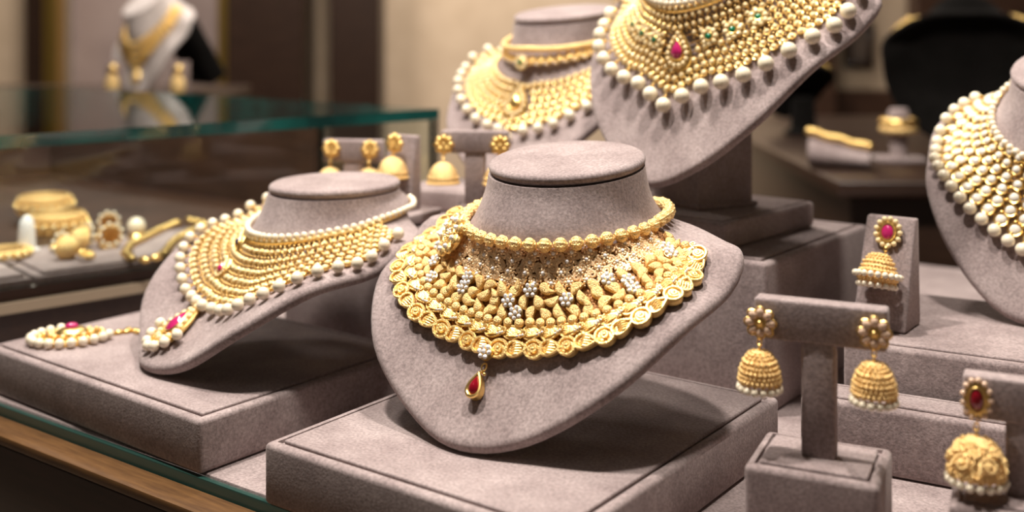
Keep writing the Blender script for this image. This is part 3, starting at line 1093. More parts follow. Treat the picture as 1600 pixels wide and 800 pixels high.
# ------------------------------------------------------------------ pearl and uncut stone necklaces
def bib(b, M, label, Tf, amax, rows, stone_r, pitch, pearl_r, pearl_pitch, choker, extras, edge_q=1.0, row_q0=0.06, row_q1=0.93, gem=None):
    t = thing('pearl_necklace', label, 'necklace', M)
    items, grains = [], []
    rnd = random.Random(hash(label) % 1000 if False else len(label))
    for i in range(rows):
        q = row_q0 + (row_q1 - row_q0) * i / (rows - 1)
        sr = stone_r * (0.82 + 0.30 * i / (rows - 1))
        me = cached('kundan%.2f%s' % (sr * 1000, 'c' if gem else ''), kundan_mesh, sr, 14, None, gem)
        al = row_points(b, Tf, q, pitch * (0.85 + 0.28 * i / (rows - 1)), amax, 0.5 * (i % 2))
        for a in al:
            items.append((me, b.frame(a, q * Tf(a), 0.0012, rnd.uniform(0, 1))))
        # gold grains and wires that tie each row to the next
        if i < rows - 1:
            q2 = row_q0 + (row_q1 - row_q0) * (i + 0.5) / (rows - 1)
            for a in row_points(b, Tf, q2, pitch * 0.56, amax):
                grains.append(b.frame(a, q2 * Tf(a), 0.0012))
    skip = []
    for (kind, a, q, sx) in extras:
        skip.append((b.pos(a, q * Tf(a)), sx))
    def clear(Mx):
        p = Mx.translation
        return all((p - c).length > r for c, r in skip)
    items = [it for it in items if clear(it[1])]
    place_parts(t, 'set_stone', items)
    net = MB()
    for F in grains:
        if clear(F):
            net.sphere((0, 0, 0.0007), pitch * 0.17, 0, 6, 4, M=F)
    for i in range(rows):
        q = row_q0 + (row_q1 - row_q0) * i / (rows - 1)
        pts = []
        for k in range(81):
            a = -amax + 2 * amax * k / 80
            pts.append(b.frame(a, q * Tf(a), 0.0011).translation)
        net.tube(pts, 0.00038, 0, 5)
    o = obj('gold_netting', net, GOLD, t)
    pm = cached('pearl%.2f' % (pearl_r * 1000), pearl_mesh, pearl_r)
    P = []
    for a in row_points(b, Tf, edge_q + 0.02, pearl_pitch, amax):
        P.append((pm, b.frame(a, (edge_q + 0.02) * Tf(a), 0.0006)))
    place_parts(t, 'pearl', P)
    if choker == 'pearl':
        cm = cached('cpearl', lambda: MB().sphere((0, 0, 0), 0.0022, 0, 12, 8).mesh('pearl_bead', [PEARL]))
        place_parts(t, 'pearl_bead', [(cm, f) for f in ring_points(b, 0.0030, 0.0046, R(-165), R(165))])
        gm = MB().tube([b.frame(R(-165 + 330 * k / 90), 0.045, 0.0021).translation for k in range(91)], 0.0015, 0, 6)
        obj('collar_wire', gm, GOLD, t)
    return t

def left_necklace():
    b = B_LEFT
    Tf = lerp_table([(0, 0.51), (12, 0.52), (24, 0.585), (36, 0.63), (54, 0.78), (78, 0.88), (100, 0.78), (180, 0.6)])
    ex = [('s', R(18), 0.20, 0.0055), ('r', R(16), 0.59, 0.0070)]
    t = bib(b, M_LEFT, 'gold necklace with pearl edge and long ruby pendant, on the stand beside the glass case', Tf, R(98), 7, 0.0023, 0.0056, 0.0037, 0.0106, 'pearl', ex)
    inst('dark_stone_setting', teardrop_motif(0.0085, 0.011, SAPPHIRE, False), t, b.frame(R(18), 0.20 * Tf(R(18)), 0.0014))
    inst('ruby_setting', teardrop_motif(0.0115, 0.015, PINK), t, b.frame(R(16), 0.59 * Tf(R(16)), 0.0014))
    # the hanging leaf shaped pendant
    p = obj_mesh = inst('pendant', teardrop_motif(0.026, 0.036, PINK), t, b.frame(R(4), Tf(0) * 1.42, 0.0016))
    pm = cached('pearl3.30', pearl_mesh, 0.0033)
    for k in range(7):
        a = R(-90 + (k - 3) * 24)
        inst('pearl', pm, p, T((0.0135 * math.cos(a) * 1.02, 0.0182 * math.sin(a), 0)) @ RZ(a + PI / 2))
left_necklace()

def upper_necklace():
    b = B_UP
    Tf = lerp_table([(0, 0.53), (10, 0.50), (24, 0.50), (44, 0.63), (60, 0.735), (80, 0.81), (95, 0.76), (112, 0.70), (180, 0.6)])
    ex = [('r', R(-4), 0.52, 0.0130)] + [('e', R(k), 0.50, 0.006) for k in (-26, -41, -56, 18, 33, 48)]
    t = bib(b, M_UP, 'wide gold necklace with pearl fringe and pink ruby drop, on the raised stand', Tf, R(112), 9, 0.0022, 0.0053, 0.0051, 0.0142, 'pearl', ex)
    inst('ruby_setting', teardrop_motif(0.021, 0.027, PINK), t, b.frame(R(-4), 0.52 * Tf(R(-4)), 0.0016))
    em = cached('emflower', flower_drop, 0.0066, EMERALD)
    for _, a, q, r in ex[1:]:
        inst('flower_setting', em, t, b.frame(a, q * Tf(a), 0.0014))
upper_necklace()

def right_necklace():
    b = B_RIGHT
    Tf = lerp_table([(0, 0.54), (24, 0.56), (38, 0.60), (54, 0.68), (72, 0.79), (86, 0.77), (112, 0.6), (180, 0.6)])
    bib(b, M_RIGHT, 'necklace of round clear stones in gold with pearl edge, at the photo edge', Tf, R(115), 6, 0.0038, 0.0086, 0.0040, 0.0090, 'pearl', [], gem=CLEAR)
right_necklace()

def back_necklace():
    b = B_BACK
    Tf = lerp_table([(0, 0.60), (12, 0.55), (30, 0.64), (46, 0.69), (64, 0.81), (85, 0.83), (110, 0.72), (180, 0.6)])
    ex = [('w', R(4), 0.58, 0.0120)]
    t = bib(b, M_BACK, 'gold bib necklace with pearl fringe and white drop, on the rear stand', Tf, R(112), 6, 0.0028, 0.0066, 0.0043, 0.0132, None, ex, row_q0=0.36)
    inst('white_setting', teardrop_motif(0.024, 0.028, GOLD), t, b.frame(R(4), 0.58 * Tf(0), 0.0016))
    # the separate thick choker above it
    c = thing('gold_choker', 'thick gold choker with small green stone around the neck of the rear stand', 'necklace', M_BACK)
    pz = cached('paisley', paisley_mesh)
    place_parts(c, 'paisley', [(pz, f @ RZ(-0.9) @ SC(0.82)) for f in ring_points(b, 0.0016, 0.0068, R(-160), R(160), t=0.02)])
    m = MB().tube([b.frame(R(-165 + 330 * k / 90), -0.085, 0.0050).translation for k in range(91)], 0.0024, 0, 8)
    obj('upper_band', m, GOLDB, c)
    inst('green_setting', cached('emflower', flower_drop, 0.0066, EMERALD), c, b.frame(R(4), 0.03, 0.0060))
back_necklace()

# ------------------------------------------------------------------ earrings
def flower_stud(gem=None):
    m = MB()
    for i in range(8):
        a = i * PI / 4 + PI / 8 * 0
        Mx = RZ(a) @ T((0.0045, 0, 0))
        m.dome(circ(0.0028, 12, 0.0023), 0.0004, 0.0012, 0, 2, M=Mx)
        m.tube([(x, y, 0.0013) for x, y in circ(0.0026, 12, 0.0021)], 0.0004, 0, 5, closed=True, M=Mx)
        m.dome(circ(0.0022, 10, 0.0018), 0.0012, 0.0003, 1, 3, z0=0.0012, M=Mx)
    m.dome(circ(0.0030, 12), 0.0006, 0.0012, 0, 2)
    m.sphere((0, 0, 0.0020), 0.0014, 0, 10, 6)
    return m.mesh('stud', [GOLD, gem or CHAMP])
CHAMP = mat('champagne_stone', (0.80, 0.56, 0.40), 0.10, 0.0, Coat_Weight=0.7)

def ruby_stud(w, h, gem, ring_m):
    m = MB()
    m.dome(circ(w * 0.42, 20, h * 0.42), 0.0006, 0.0014, 0, 2)
    n = 13
    for i in range(n):
        a = 2 * PI * i / n
        m.sphere((w * 0.43 * math.cos(a), h * 0.43 * math.sin(a), 0.0013), w * 0.105, 1, 8, 5)
    m.tube([(x, y, 0.0021) for x, y in circ(w * 0.24, 18, h * 0.27)], w * 0.05, 0, 6, closed=True)
    m.dome(circ(w * 0.22, 14, h * 0.25), 0.0014, 0.0004, 2, 3, z0=0.0016, power=0.7)
    return m.mesh('stud', [GOLD, ring_m, gem])

def dome_part(r, h, style):
    """bell: hanging from z=0 at its top down to -h"""
    m = MB()
    prof = []
    for i in range(11):
        k = i / 10
        a = k * PI / 2
        prof.append((max(0.0012, r * math.sin(a) ** (0.85)), -h * (1 - math.cos(a)) * 0.92 - h * 0.08 * k))
    prof2 = prof + [(r * 0.97, -h - 0.0003), (r * 0.9, -h + 0.0004), (r * 0.6, -h * 0.5), (0.001, -h * 0.2)]
    m.lathe(prof2, 0, 36)
    if style == 'granulated':
        for i in (2, 3, 4, 5.3, 6.5, 7.6, 8.6, 9.5):
            f = i - int(i)
            rr = prof[int(i)][0] * (1 - f) + prof[min(10, int(i) + 1)][0] * f
            z = prof[int(i)][1] * (1 - f) + prof[min(10, int(i) + 1)][1] * f
            i = int(i)
            n = max(10, int(2 * PI * rr / 0.0019))
            gr = 0.0010 if i % 2 else 0.0008
            for j in range(n):
                a = 2 * PI * (j + 0.5 * (i % 2)) / n
                m.sphere(((rr + 0.0003) * math.cos(a), (rr + 0.0003) * math.sin(a), z), gr, 0, 6, 4)
    elif style == 'scroll':
        for j in range(6):
            a = 2 * PI * j / 6
            Mx = RZ(a) @ T((r * 0.90, 0, -h * 0.58)) @ RY(R(62)) @ RZ(PI / 2)
            m.tube(spiral_pts(0.0036, 1.5, 22, 0.0002, 0.003), 0.0008, 0, 6, M=Mx)
            m.sphere((0, 0, 0.0004), 0.0014, 0, 8, 5, M=Mx)
            Mx = RZ(a + PI / 6) @ T((r * 0.72, 0, -h * 0.32)) @ RY(R(42))
            for q in range(7):
                b = q * 2 * PI / 6
                s = 0 if q == 6 else 0.0016
                m.sphere((s * math.cos(b), s * math.sin(b), 0.0003), 0.0010, 0, 7, 5, M=Mx)
        rnd = random.Random(5)
        for _ in range(170):
            k = rnd.uniform(0.25, 0.95)
            a, q = rnd.uniform(0, 2 * PI), k * PI / 2
            rr = r * math.sin(q) ** 0.85
            m.sphere((rr * math.cos(a), rr * math.sin(a), -h * (1 - math.cos(q)) * 0.92 - h * 0.08 * k), rnd.uniform(0.0006, 0.0011), 0, 6, 4)
        for zz, rr in ((-h * 0.97, r), (-h * 0.88, r * 0.99)):
            n = int(2 * PI * rr / 0.0018)
            for j in range(n):
                a = 2 * PI * j / n
                m.sphere((rr * math.cos(a), rr * math.sin(a), zz), 0.00085, 0, 6, 4)
    else:
        for zz, rr in ((-h * 0.99, r * 1.0), (-h * 0.72, r * 0.93)):
            n = int(2 * PI * rr / 0.0021)
            for j in range(n):
                a = 2 * PI * j / n
                m.sphere((rr * math.cos(a), rr * math.sin(a), zz), 0.0010, 0, 6, 4)
    return m.mesh('bell', [GOLDB])

def link_part(L):
    m = MB()
    n = max(2, int(L / 0.0024))
    for i in range(n):
        c = -L * (i + 0.5) / n
        pts = [(0.0009 * math.cos(a), 0, c + L / n * 0.62 * math.sin(a)) for a in [2 * PI * k / 12 for k in range(12)]]
        m.tube(pts, 0.00042, 0, 6, closed=True, M=RZ(PI / 2 * (i % 2)))
    return m.mesh('link', [GOLD])

def hang_pearl(r):
    m = MB()
    m.sphere((0, 0, -r * 1.25), r, 0, 12, 8)
    m.sphere((0, 0, -r * 0.15), r * 0.34, 1, 6, 4)
    return m.mesh('pearl', [PEARL, GOLD])

def earring(label, p, n, stud_me, stud_h, link_l, r, h, style, npearl, pr, group=None, gap=0.0008, extra=None, name='bell_earring', lean=0.0):
    """p: stud centre on the surface it hangs on, n: horizontal direction the stud faces"""
    n = Vector((n.x, n.y, 0)).normalized()
    yaw = math.atan2(n.y, n.x) + PI / 2      # local -y faces n
    t = thing(name, label, 'earring', T(p + n * gap) @ RZ(yaw) @ RX(-lean), group)
    inst('stud', stud_me, t, RX(PI / 2))
    off = -max(0.0022, r * 0.30)
    z = -stud_h / 2
    inst('link', cached('link%.4f' % link_l, link_part, link_l), t, T((0, off, z)))
    z -= link_l * 0.94
    off2 = off if lean == 0 else -r * 1.30
    inst('bell', cached('bell%.4f%.4f%s' % (r, h, style), dome_part, r, h, style), t, T((0, off2, z)))
    if npearl:
        pm = cached('hp%.2f' % (pr * 1000), hang_pearl, pr)
        for k in range(npearl):
            a = 2 * PI * k / npearl
            inst('pearl', pm, t, T((r * 0.98 * math.cos(a), off2 + r * 0.98 * math.sin(a), z - h - 0.0002)))
    if extra:
        extra(t, off2, z)
    return t

# ------------------------------------------------------------------ T shaped stands and wedges
def t_stand(label, base_c, yaw, bar_z0, bar_z1, bar_l, bar_off, z, base_l, base_d, base_h, post_w=0.0145, bar_d=0.010, name='earring_stand'):
    t = thing(name, label, 'earring stand', T((base_c.x, base_c.y, Z0 + z)) @ RZ(yaw))
    padded(t, base_l, base_d, base_h, margin=0.004, body='base', pad='base_pad')
    obj('post', MB().box((-post_w / 2, -bar_d * 0.42, base_h + 0.0002), (post_w / 2, bar_d * 0.42, bar_z0 + 0.001), bevel=0.0012, seg=3), SUEDE, t)
    obj('bar', MB().box((bar_off - bar_l / 2, -bar_d / 2, bar_z0), (bar_off + bar_l / 2, bar_d / 2, bar_z1), bevel=0.0014, seg=3), SUEDE, t)
    return t, yaw, bar_d

stud8 = flower_stud()
# front T stand with the pair of flower earrings
yawT = R(-25)
c = Vector((0.1345, 0.490, 0))
t_stand('T shaped grey suede earring stand holding the pair of flower top earrings', c, yawT, 0.0955, 0.1135, 0.0565, 0.0005, 0.0, 0.056, 0.046, 0.0455)
nT = Vector((math.sin(yawT), -math.cos(yawT), 0))
exT = Vector((math.cos(yawT), math.sin(yawT), 0))
for off, py, lab in ((-0.0243, 0.1030, 'gold bell earring with champagne flower top, nearer the centre necklace'),
                     (0.0240, 0.1040, 'gold bell earring with champagne stone flower top, in front of the suede steps')):
    p = c + exT * off + nT * 0.0052 + Vector((0, 0, Z0 + py))
    earring(lab, p, nT, stud8, 0.0135, 0.0052, 0.0087, 0.0139, 'granulated', 16, 0.0019, 'flower top bell earrings')

# right T stand
yawR = R(-25)
c2 = Vector((0.2115, 0.462, 0))
t_stand('T shaped suede earring stand cut off at the corner, holding one red stone earring', c2, yawR, 0.0705, 0.0885, 0.0470, 0.000, 0.0, 0.056, 0.044, 0.0400)
nR = Vector((math.sin(yawR), -math.cos(yawR), 0))
exR = Vector((math.cos(yawR), math.sin(yawR), 0))
p = c2 + exR * (-0.0180) + nR * 0.0052 + Vector((0, 0, Z0 + 0.0795))
earring('gold bell earring with deep red oval stone and scroll patterned bell', p, nR, ruby_stud(0.0125, 0.0185, RUBY, CHAMP), 0.0185, 0.0055, 0.0112, 0.0155, 'scroll', 18, 0.0018)

# wedge with one pink ruby earring
def wedge(label, M, wb, wt, h, db, dt, name='earring_wedge', base=None):
    """front face leans back; rear face upright"""
    t = thing(name, label, 'earring stand', M)
    vs = [(-wb / 2, -db, 0), (wb / 2, -db, 0), (wb / 2, 0, 0), (-wb / 2, 0, 0), (-wt / 2, -dt, h), (wt / 2, -dt, h), (wt / 2, 0, h), (-wt / 2, 0, h)]
    bm = bmesh.new()
    V = [bm.verts.new(v) for v in vs]
    for f in [(3, 2, 1, 0), (4, 5, 6, 7), (0, 1, 5, 4), (1, 2, 6, 5), (2, 3, 7, 6), (3, 0, 4, 7)]:
        bm.faces.new([V[i] for i in f])
    bmesh.ops.bevel(bm, geom=bm.edges[:], offset=0.0013, segments=3, profile=0.5, affect='EDGES')
    bm.verts.index_update()
    m = MB().add([v.co.copy() for v in bm.verts], [[v.index for v in f.verts] for f in bm.faces])
    bm.free()
    obj('block', m, SUEDE, t)
    if base:
        bl, bd, bh = base
        obj('base', MB().box((-bl / 2, -bd * 0.7, -bh), (bl / 2, bd * 0.3, 0), bevel=0.0012, seg=2), SUEDE, t)
    return t
phiW = R(36)
MW = T((0.229, 0.671, Z0 + 0.0582)) @ RZ(-phiW)
wedge('leaning grey suede wedge on the step, showing one pink ruby earring', MW, 0.0310, 0.0290, 0.0620, 0.030, 0.006)
nW = Vector((-math.sin(phiW), -math.cos(phiW), 0))
pe = MW @ Vector((0.000, -0.0094, 0.0535))
def collar_pearls(t, off, z):
    pm = cached('cp2', lambda: MB().sphere((0, 0, 0), 0.0019, 0, 10, 7).mesh('pearl_bead', [PEARL]))
    for k in range(20):
        a = 2 * PI * k / 20
        inst('collar_pearl', pm, t, T((0.0126 * math.cos(a), off + 0.0126 * math.sin(a), z - 0.0130)))
earring('gold bell earring with pink ruby in pearl ring, on the leaning wedge', pe, nW, ruby_stud(0.0165, 0.0185, PINK, KUNDAN), 0.0185, 0.0042, 0.0105, 0.0165, 'granulated', 16, 0.0017, None, 0.0012, collar_pearls, lean=R(15))

# ------------------------------------------------------------------ stands and earrings at the back, on the long riser
ZR = 0.0935
yawB = R(-20)
def back_T(label, cx, cd, yaw, bar_l, z, bz0, bz1, base_h=0.012, bl=0.05, bd=0.034):
    cc = Vector((cx, cd, 0))
    t_stand(label, cc, yaw, bz0, bz1, bar_l, 0, z, bl, bd, base_h)
    return cc, Vector((math.sin(yaw), -math.cos(yaw), 0)), Vector((math.cos(yaw), math.sin(yaw), 0))
studB = flower_stud(GOLD)
pb = atd(745, 222, 0.80)
cc, nn, ex = back_T('T shaped grey suede stand behind the centre necklace neck, with a pair of bell earrings', pb.x - 0.001, 0.80, R(-8), 0.048, ZR + 0.0002, 0.0495, 0.0655, bl=0.034, bd=0.030)
for off, lab in ((-0.0215, 'gold bell earring on the rear T stand, clear of the centre stand'),
                 (0.0190, 'gold bell earring on the rear T stand, half hidden by the centre stand neck')):
    earring(lab, cc + ex * off + nn * 0.0052 + Vector((0, 0, Z0 + ZR + 0.0560)), nn, studB, 0.0135, 0.0055, 0.0112, 0.0150, 'plain', 0, 0, 'rear bell earrings')
pb = atd(553, 222, 0.868)
cc, nn, ex = back_T('T shaped grey suede stand behind the neck of the left necklace stand', pb.x, 0.868, R(-10), 0.047, ZR + 0.0002, 0.0350, 0.0520, bl=0.036, bd=0.026)
for off, lab in ((-0.0160, 'gold bell earring farthest back, in front of the glass case'),
                 (0.0150, 'gold bell earring overlapped by the earring of the small rear wedge')):
    earring(lab, cc + ex * off + nn * 0.0052 + Vector((0, 0, Z0 + ZR + 0.0455)), nn, studB, 0.0120, 0.0085, 0.0112, 0.0150, 'plain', 0, 0, 'rear bell earrings')
MW2 = T((-0.0765, 0.815, Z0 + ZR + 0.0083)) @ RZ(R(-30))
wedge('small grey suede wedge on a flat base behind the left necklace stand', MW2, 0.026, 0.025, 0.053, 0.014, 0.006, base=(0.046, 0.040, 0.0075))
nW2 = Vector((-math.sin(R(30)), -math.cos(R(30)), 0))
earring('gold bell earring hanging on the small rear wedge', MW2 @ Vector((-0.002, -0.0085, 0.0475)), nW2, studB, 0.0125, 0.0030, 0.0112, 0.0150, 'plain', 0, 0, 'rear bell earrings', 0.0030)

# ------------------------------------------------------------------ the pendant lying on the left tray
def lying_pendant():
    c = at(112, 530, 0.0300)
    yaw = R(28)
    t = thing('gold_pendant', 'round gold pendant with pearl edge lying flat on the left tray', 'pendant', T((c.x, c.y, Z0 + 0.0296)) @ RZ(yaw))
    m = MB()
    m.dome(circ(0.022, 28, 0.017), 0.0016, 0.0022, 0, 3)
    m.tube([(x, y, 0.0026) for x, y in circ(0.0155, 26, 0.012)], 0.0016, 0, 6, closed=True)
    m.dome(circ(0.0105, 20, 0.009), 0.0045, 0.0015, 0, 4, z0=0.0028)
    for i in range(22):
        a = 2 * PI * i / 22
        m.sphere((0.0195 * math.cos(a), 0.0150 * math.sin(a), 0.0036), 0.0014, 0, 7, 5)
    obj('disc', m, GOLD, t)
    st = kundan_mesh(0.0020)
    for i in range(12):
        a = 2 * PI * i / 12
        inst('set_stone', st, t, T((0.0128 * math.cos(a), 0.0100 * math.sin(a), 0.0036)))
    g = obj('ruby', MB().dome(circ(0.0042, 14, 0.0038), 0.0022, 0.0006, 0, 3, z0=0.0086), PINK, t)
    pm = cached('lp', lambda: MB().sphere((0, 0, 0), 0.0031, 0, 14, 9).mesh('pearl', [PEARL]))
    for i in range(15):
        a = R(100 + i * 230 / 14)
        inst('pearl', pm, t, T((0.0250 * math.cos(a), 0.0200 * math.sin(a), 0.0035)))
    hk = MB()
    for i in range(6):
        hk.dome(circ(0.0030, 10, 0.0024), 0.0012, 0.0012, 0, 3, M=T((0.0245 + i * 0.0050, 0.001 * math.sin(i), 0.0003)) @ RZ(i * 0.5))
    for i in range(4):
        hk.dome(circ(0.0024, 10, 0.0030), 0.0014, 0.0012, 0, 3, M=T((0.036 + i * 0.005, 0.0038 * (-1) ** i, 0.0003)))
    obj('hook_chain', hk, GOLD, t)
lying_pendant()

# ------------------------------------------------------------------ glass case
GZ = 0.154
gA = at(0, 212, GZ)
gC = at(686, 170, GZ)
gdir = (gC - gA).normalized()
gA = gA - gdir * 0.08
sdir = Vector((-0.80, 0.60, 0))
gB = gC + sdir * 0.66
gD = gA + sdir * 0.66
def case():
    t = thing('glass_case', 'glass topped display case with green glass edges, beside the left tray', 'display case', T((gC.x, gC.y, Z0)))
    o = T((-gC.x, -gC.y, 0))
    def P(v): return (v.x - gC.x, v.y - gC.y)
    def glass_slab(name, poly, z0, z1):
        m = MB()
        n = len(poly)
        vs = [(p[0], p[1], z0) for p in poly] + [(p[0], p[1], z1) for p in poly]
        m.add(vs, [tuple(range(n - 1, -1, -1)), tuple(range(n, 2 * n))], 0)
        m.add(vs, [(j, (j + 1) % n, n + (j + 1) % n, n + j) for j in range(n)], 1)
        return obj(name, m, [GLASS, GEDGE], t)
    glass_slab('top_pane', [P(gA), P(gC), P(gB), P(gD)], GZ - 0.0098, GZ)
    # upright panes: big faces clear, cut edges green
    def pane(name, a, b, inward, z0, z1, th=0.006):
        a2, b2 = a + inward * th, b + inward * th
        A, B, C2, D2 = P(a), P(b), P(b2), P(a2)
        vs = [(*A, z0), (*B, z0), (*B, z1), (*A, z1), (*D2, z0), (*C2, z0), (*C2, z1), (*D2, z1)]
        m = MB()
        m.add(vs, [(0, 1, 2, 3), (7, 6, 5, 4)], 0)
        m.add(vs, [(1, 5, 6, 2), (4, 0, 3, 7), (3, 2, 6, 7), (4, 5, 1, 0)], 1)
        return obj(name, m, [GLASS, GEDGE], t)
    inn = Vector((-gdir.y, gdir.x, 0))
    pane('front_pane', gA, gC - gdir * 0.0005, inn, 0.0408, GZ - 0.0102)
    pane('side_pane', gC + sdir * 0.0065, gC + sdir * 0.158, -gdir, 0.0408, GZ - 0.0102)
    # plinth with a pale strip
    q = [P(gA), P(gC), P(gB), P(gD)]
    cx, cy = sum(p[0] for p in q) / 4, sum(p[1] for p in q) / 4
    def sh(k): return [(cx + (p[0] - cx) * k, cy + (p[1] - cy) * k) for p in q]
    obj('plinth', MB().prism(sh(0.985), 0.0002, 0.023), WOODD, t)
    obj('pale_strip', MB().prism(sh(1.0), 0.0232, 0.0310), STRIP, t)
    obj('floor_board', MB().prism(sh(0.985), 0.0312, 0.0400), WALNUT, t)
    def wall(a, b, inward, th=0.012):
        return [P(a), P(b), P(b + inward * th), P(a + inward * th)]
    obj('side_board', MB().prism(wall(gC + sdir * 0.160, gB, -gdir), 0.0402, GZ - 0.0102), WALNUT, t)
    obj('back_board', MB().prism(wall(gB - gdir * 0.0125, gD, -inn), 0.0402, GZ - 0.0102), WALNUT, t)
    return t
case_t = case()
case_t.matrix_world = T((gC.x, gC.y, Z0))

# things inside the case
ZC = 0.0403
def flat_pad(label, pts, z0, h):
    cx = sum(p.x for p in pts) / 4
    cy = sum(p.y for p in pts) / 4
    t = thing('jewellery_pad', label, 'pad', T((cx, cy, Z0 + z0)))
    m = MB().prism([(p.x - cx, p.y - cy) for p in pts], 0, h)
    obj('pad_body', m, SUEDE, t)
    m = MB().prism([((p.x - cx) * 0.93, (p.y - cy) * 0.93) for p in pts], h + 0.0002, h + 0.0022)
    obj('pad_top', m, SUEDE, t)
    return t
inn_ = Vector((-gdir.y, gdir.x, 0))
gP0 = at(0, 212, GZ)
def incase(u, v):
    return gP0 + gdir * u + inn_ * v
flat_pad('grey pad inside the glass case, with the looped gold chain and small earrings', [incase(0.030, 0.012), incase(0.240, 0.012), incase(0.240, 0.125), incase(0.030, 0.125)], ZC, 0.004)
flat_pad('grey pad inside the glass case at the photo edge, under the gold bangles', [incase(-0.07, 0.012), incase(0.026, 0.012), incase(0.026, 0.20), incase(-0.07, 0.20)], ZC, 0.004)
ZP = 0.0466
def chain_loop():
    path = [(205, 405), (196, 396), (205, 383), (225, 373), (250, 360), (275, 350), (296, 346), (316, 350), (320, 354), (300, 362), (280, 372), (268, 382), (258, 396), (245, 404), (225, 408)]
    P = [at(x, y, ZP + 0.002) for x, y in path]
    c = P[0]
    t = thing('gold_chain', 'gold link chain lying in a long loop on the pad inside the case', 'chain', T((c.x, c.y, Z0 + ZP)))
    m = MB().sphere((0, 0, 0), 0.0040, 0, 10, 7, (1.5, 1, 0.75))
    me = m.mesh('chain_link', [GOLD])
    n = len(P)
    for i in range(n):
        a, b = P[i], P[(i + 1) % n]
        k = max(1, int((b - a).length / 0.0085))
        for j in range(k):
            q = a.lerp(b, j / k)
            yaw = math.atan2((b - a).y, (b - a).x)
            inst('chain_link', me, t, T((q.x - c.x, q.y - c.y, 0.0031)) @ RZ(yaw))
chain_loop()
def small_bell(label, px, py, s=1.0, name='bell_earring', z=None):
    p = at(px, py, ZP)
    t = thing(name, label, 'earring', T((p.x, p.y, Z0 + ZP + 0.0005)) @ RZ(R(px * 7 % 360)), 'earrings lying inside the case')
    # bell lying on its side with its stud
    m = cached('bell%.4f%.4f%s' % (0.0095, 0.013, 'plain'), dome_part, 0.0095, 0.013, 'plain')
    inst('bell', m, t, T((0.0135 * s, 0, 0.0106 * s)) @ RY(R(78)) @ SC(s))
    inst('stud', studB, t, T((0.022 * s, 0, 0.004)) @ RY(R(20)) @ SC(s))
    pm = cached('hp1.90', hang_pearl, 0.0019)
    for k in range(9):
        a = 2 * PI * k / 9
        inst('pearl', pm, t, T((-0.001 * s, 0.0085 * s * math.cos(a), 0.0112 * s + 0.0085 * s * math.sin(a))) @ RY(R(90)))
small_bell('gold bell earring lying inside the case, nearest the front of the pad', 100, 404)
small_bell('gold bell earring lying inside the case, beside the pearl stud', 172, 388, 1.05)
small_bell('gold bell earring lying inside the case, between two other bells', 134, 388)
small_bell('gold bell earring lying inside the case, at the rear of the pad', 170, 366)
def pearl_knob(label, px, py, r):
    p = at(px, py, ZP)
    t = thing('pearl_stud', label, 'earring', T((p.x, p.y, Z0 + ZP + 0.0003)))
    obj('setting', MB().lathe([(r * 0.9, 0), (r * 1.0, 0.002), (r * 0.8, 0.004)], 0, 18), GOLD, t)
    obj('pearl', MB().sphere((0, 0, r * 0.95 + 0.0025), r, 0, 16, 10), PEARL, t)
pearl_knob('large white pearl stud inside the case, behind the looped chain', 213, 372, 0.0080)
def ring_cone():
    p = at(42, 392, ZP)
    t = thing('ring_holder', 'white porcelain finger shaped ring holder inside the case', 'ring holder', T((p.x, p.y, Z0 + ZP + 0.0003)))
    obj('cone', MB().lathe([(0.0075, 0), (0.0070, 0.010), (0.0064, 0.020), (0.0050, 0.026), (0.0022, 0.0292)], 0, 20), WHITE, t)
    obj('base_dish', MB().lathe([(0.010, 0), (0.0105, 0.0012), (0.0078, 0.0020)], 0, 20, M=T((0, 0, 0))), WHITE, t)
ring_cone()
def pale_roll():
    p = incase(-0.015, 0.13)
    t = thing('jewellery_roll', 'pale ivory display roll inside the glass case, at the photo edge', 'display roll', T((p.x, p.y, Z0 + ZP)) @ RZ(R(41)))
    m = MB()
    rows = []
    for i in range(13):
        k = i / 12
        q = math.sin(PI * min(1, max(0, k)))
        rr = 0.017 * (0.55 + 0.45 * q ** 0.35)
        rows.append([(-0.06 + 0.09 * k, rr * math.cos(a), 0.0175 + rr * math.sin(a)) for a in [2 * PI * j / 24 for j in range(24)]])
    m.grid(rows, 0, True, None, True, True)
    obj('roll', m, IVORY, t)
pale_roll()
def cuff(label, px, py, r, h, z=ZP):
    p = at(px, py, z)
    t = thing('gold_bangle', label, 'bangle', T((p.x, p.y, Z0 + z + 0.0004)), 'bangles inside the case')
    m = MB()
    prof = [(r - 0.002, 0), (r, 0.001), (r + 0.0012, h / 2), (r, h - 0.001), (r - 0.002, h), (r - 0.003, h / 2)]
    rows = [[(q[0] * math.cos(2 * PI * j / 40), q[0] * math.sin(2 * PI * j / 40), q[1]) for j in range(40)] for q in prof]
    rows.append(rows[0])
    m.grid(rows, 0, True)
    for k in range(3):
        for j in range(44):
            a = 2 * PI * (j + 0.5 * (k % 2)) / 44
            m.sphere(((r + 0.0012) * math.cos(a), (r + 0.0012) * math.sin(a), h * (0.22 + 0.28 * k)), 0.0014, 0, 6, 4)
    obj('band', m, GOLDB, t)
    st = kundan_mesh(0.0026)
    for j in range(20):
        a = 2 * PI * j / 20
        inst('set_stone', st, t, RZ(a) @ T((r + 0.0022, 0, h * 0.5)) @ RY(PI / 2))
cuff('wide gold bangle inside the case, behind the ring holder', 88, 366, 0.024, 0.020)
cuff('wide gold bangle inside the case, the farther one at the back', 70, 336, 0.024, 0.020)
cuff('slim gold bangle inside the case, at the photo edge before the ring holder', 4, 402, 0.019, 0.007)

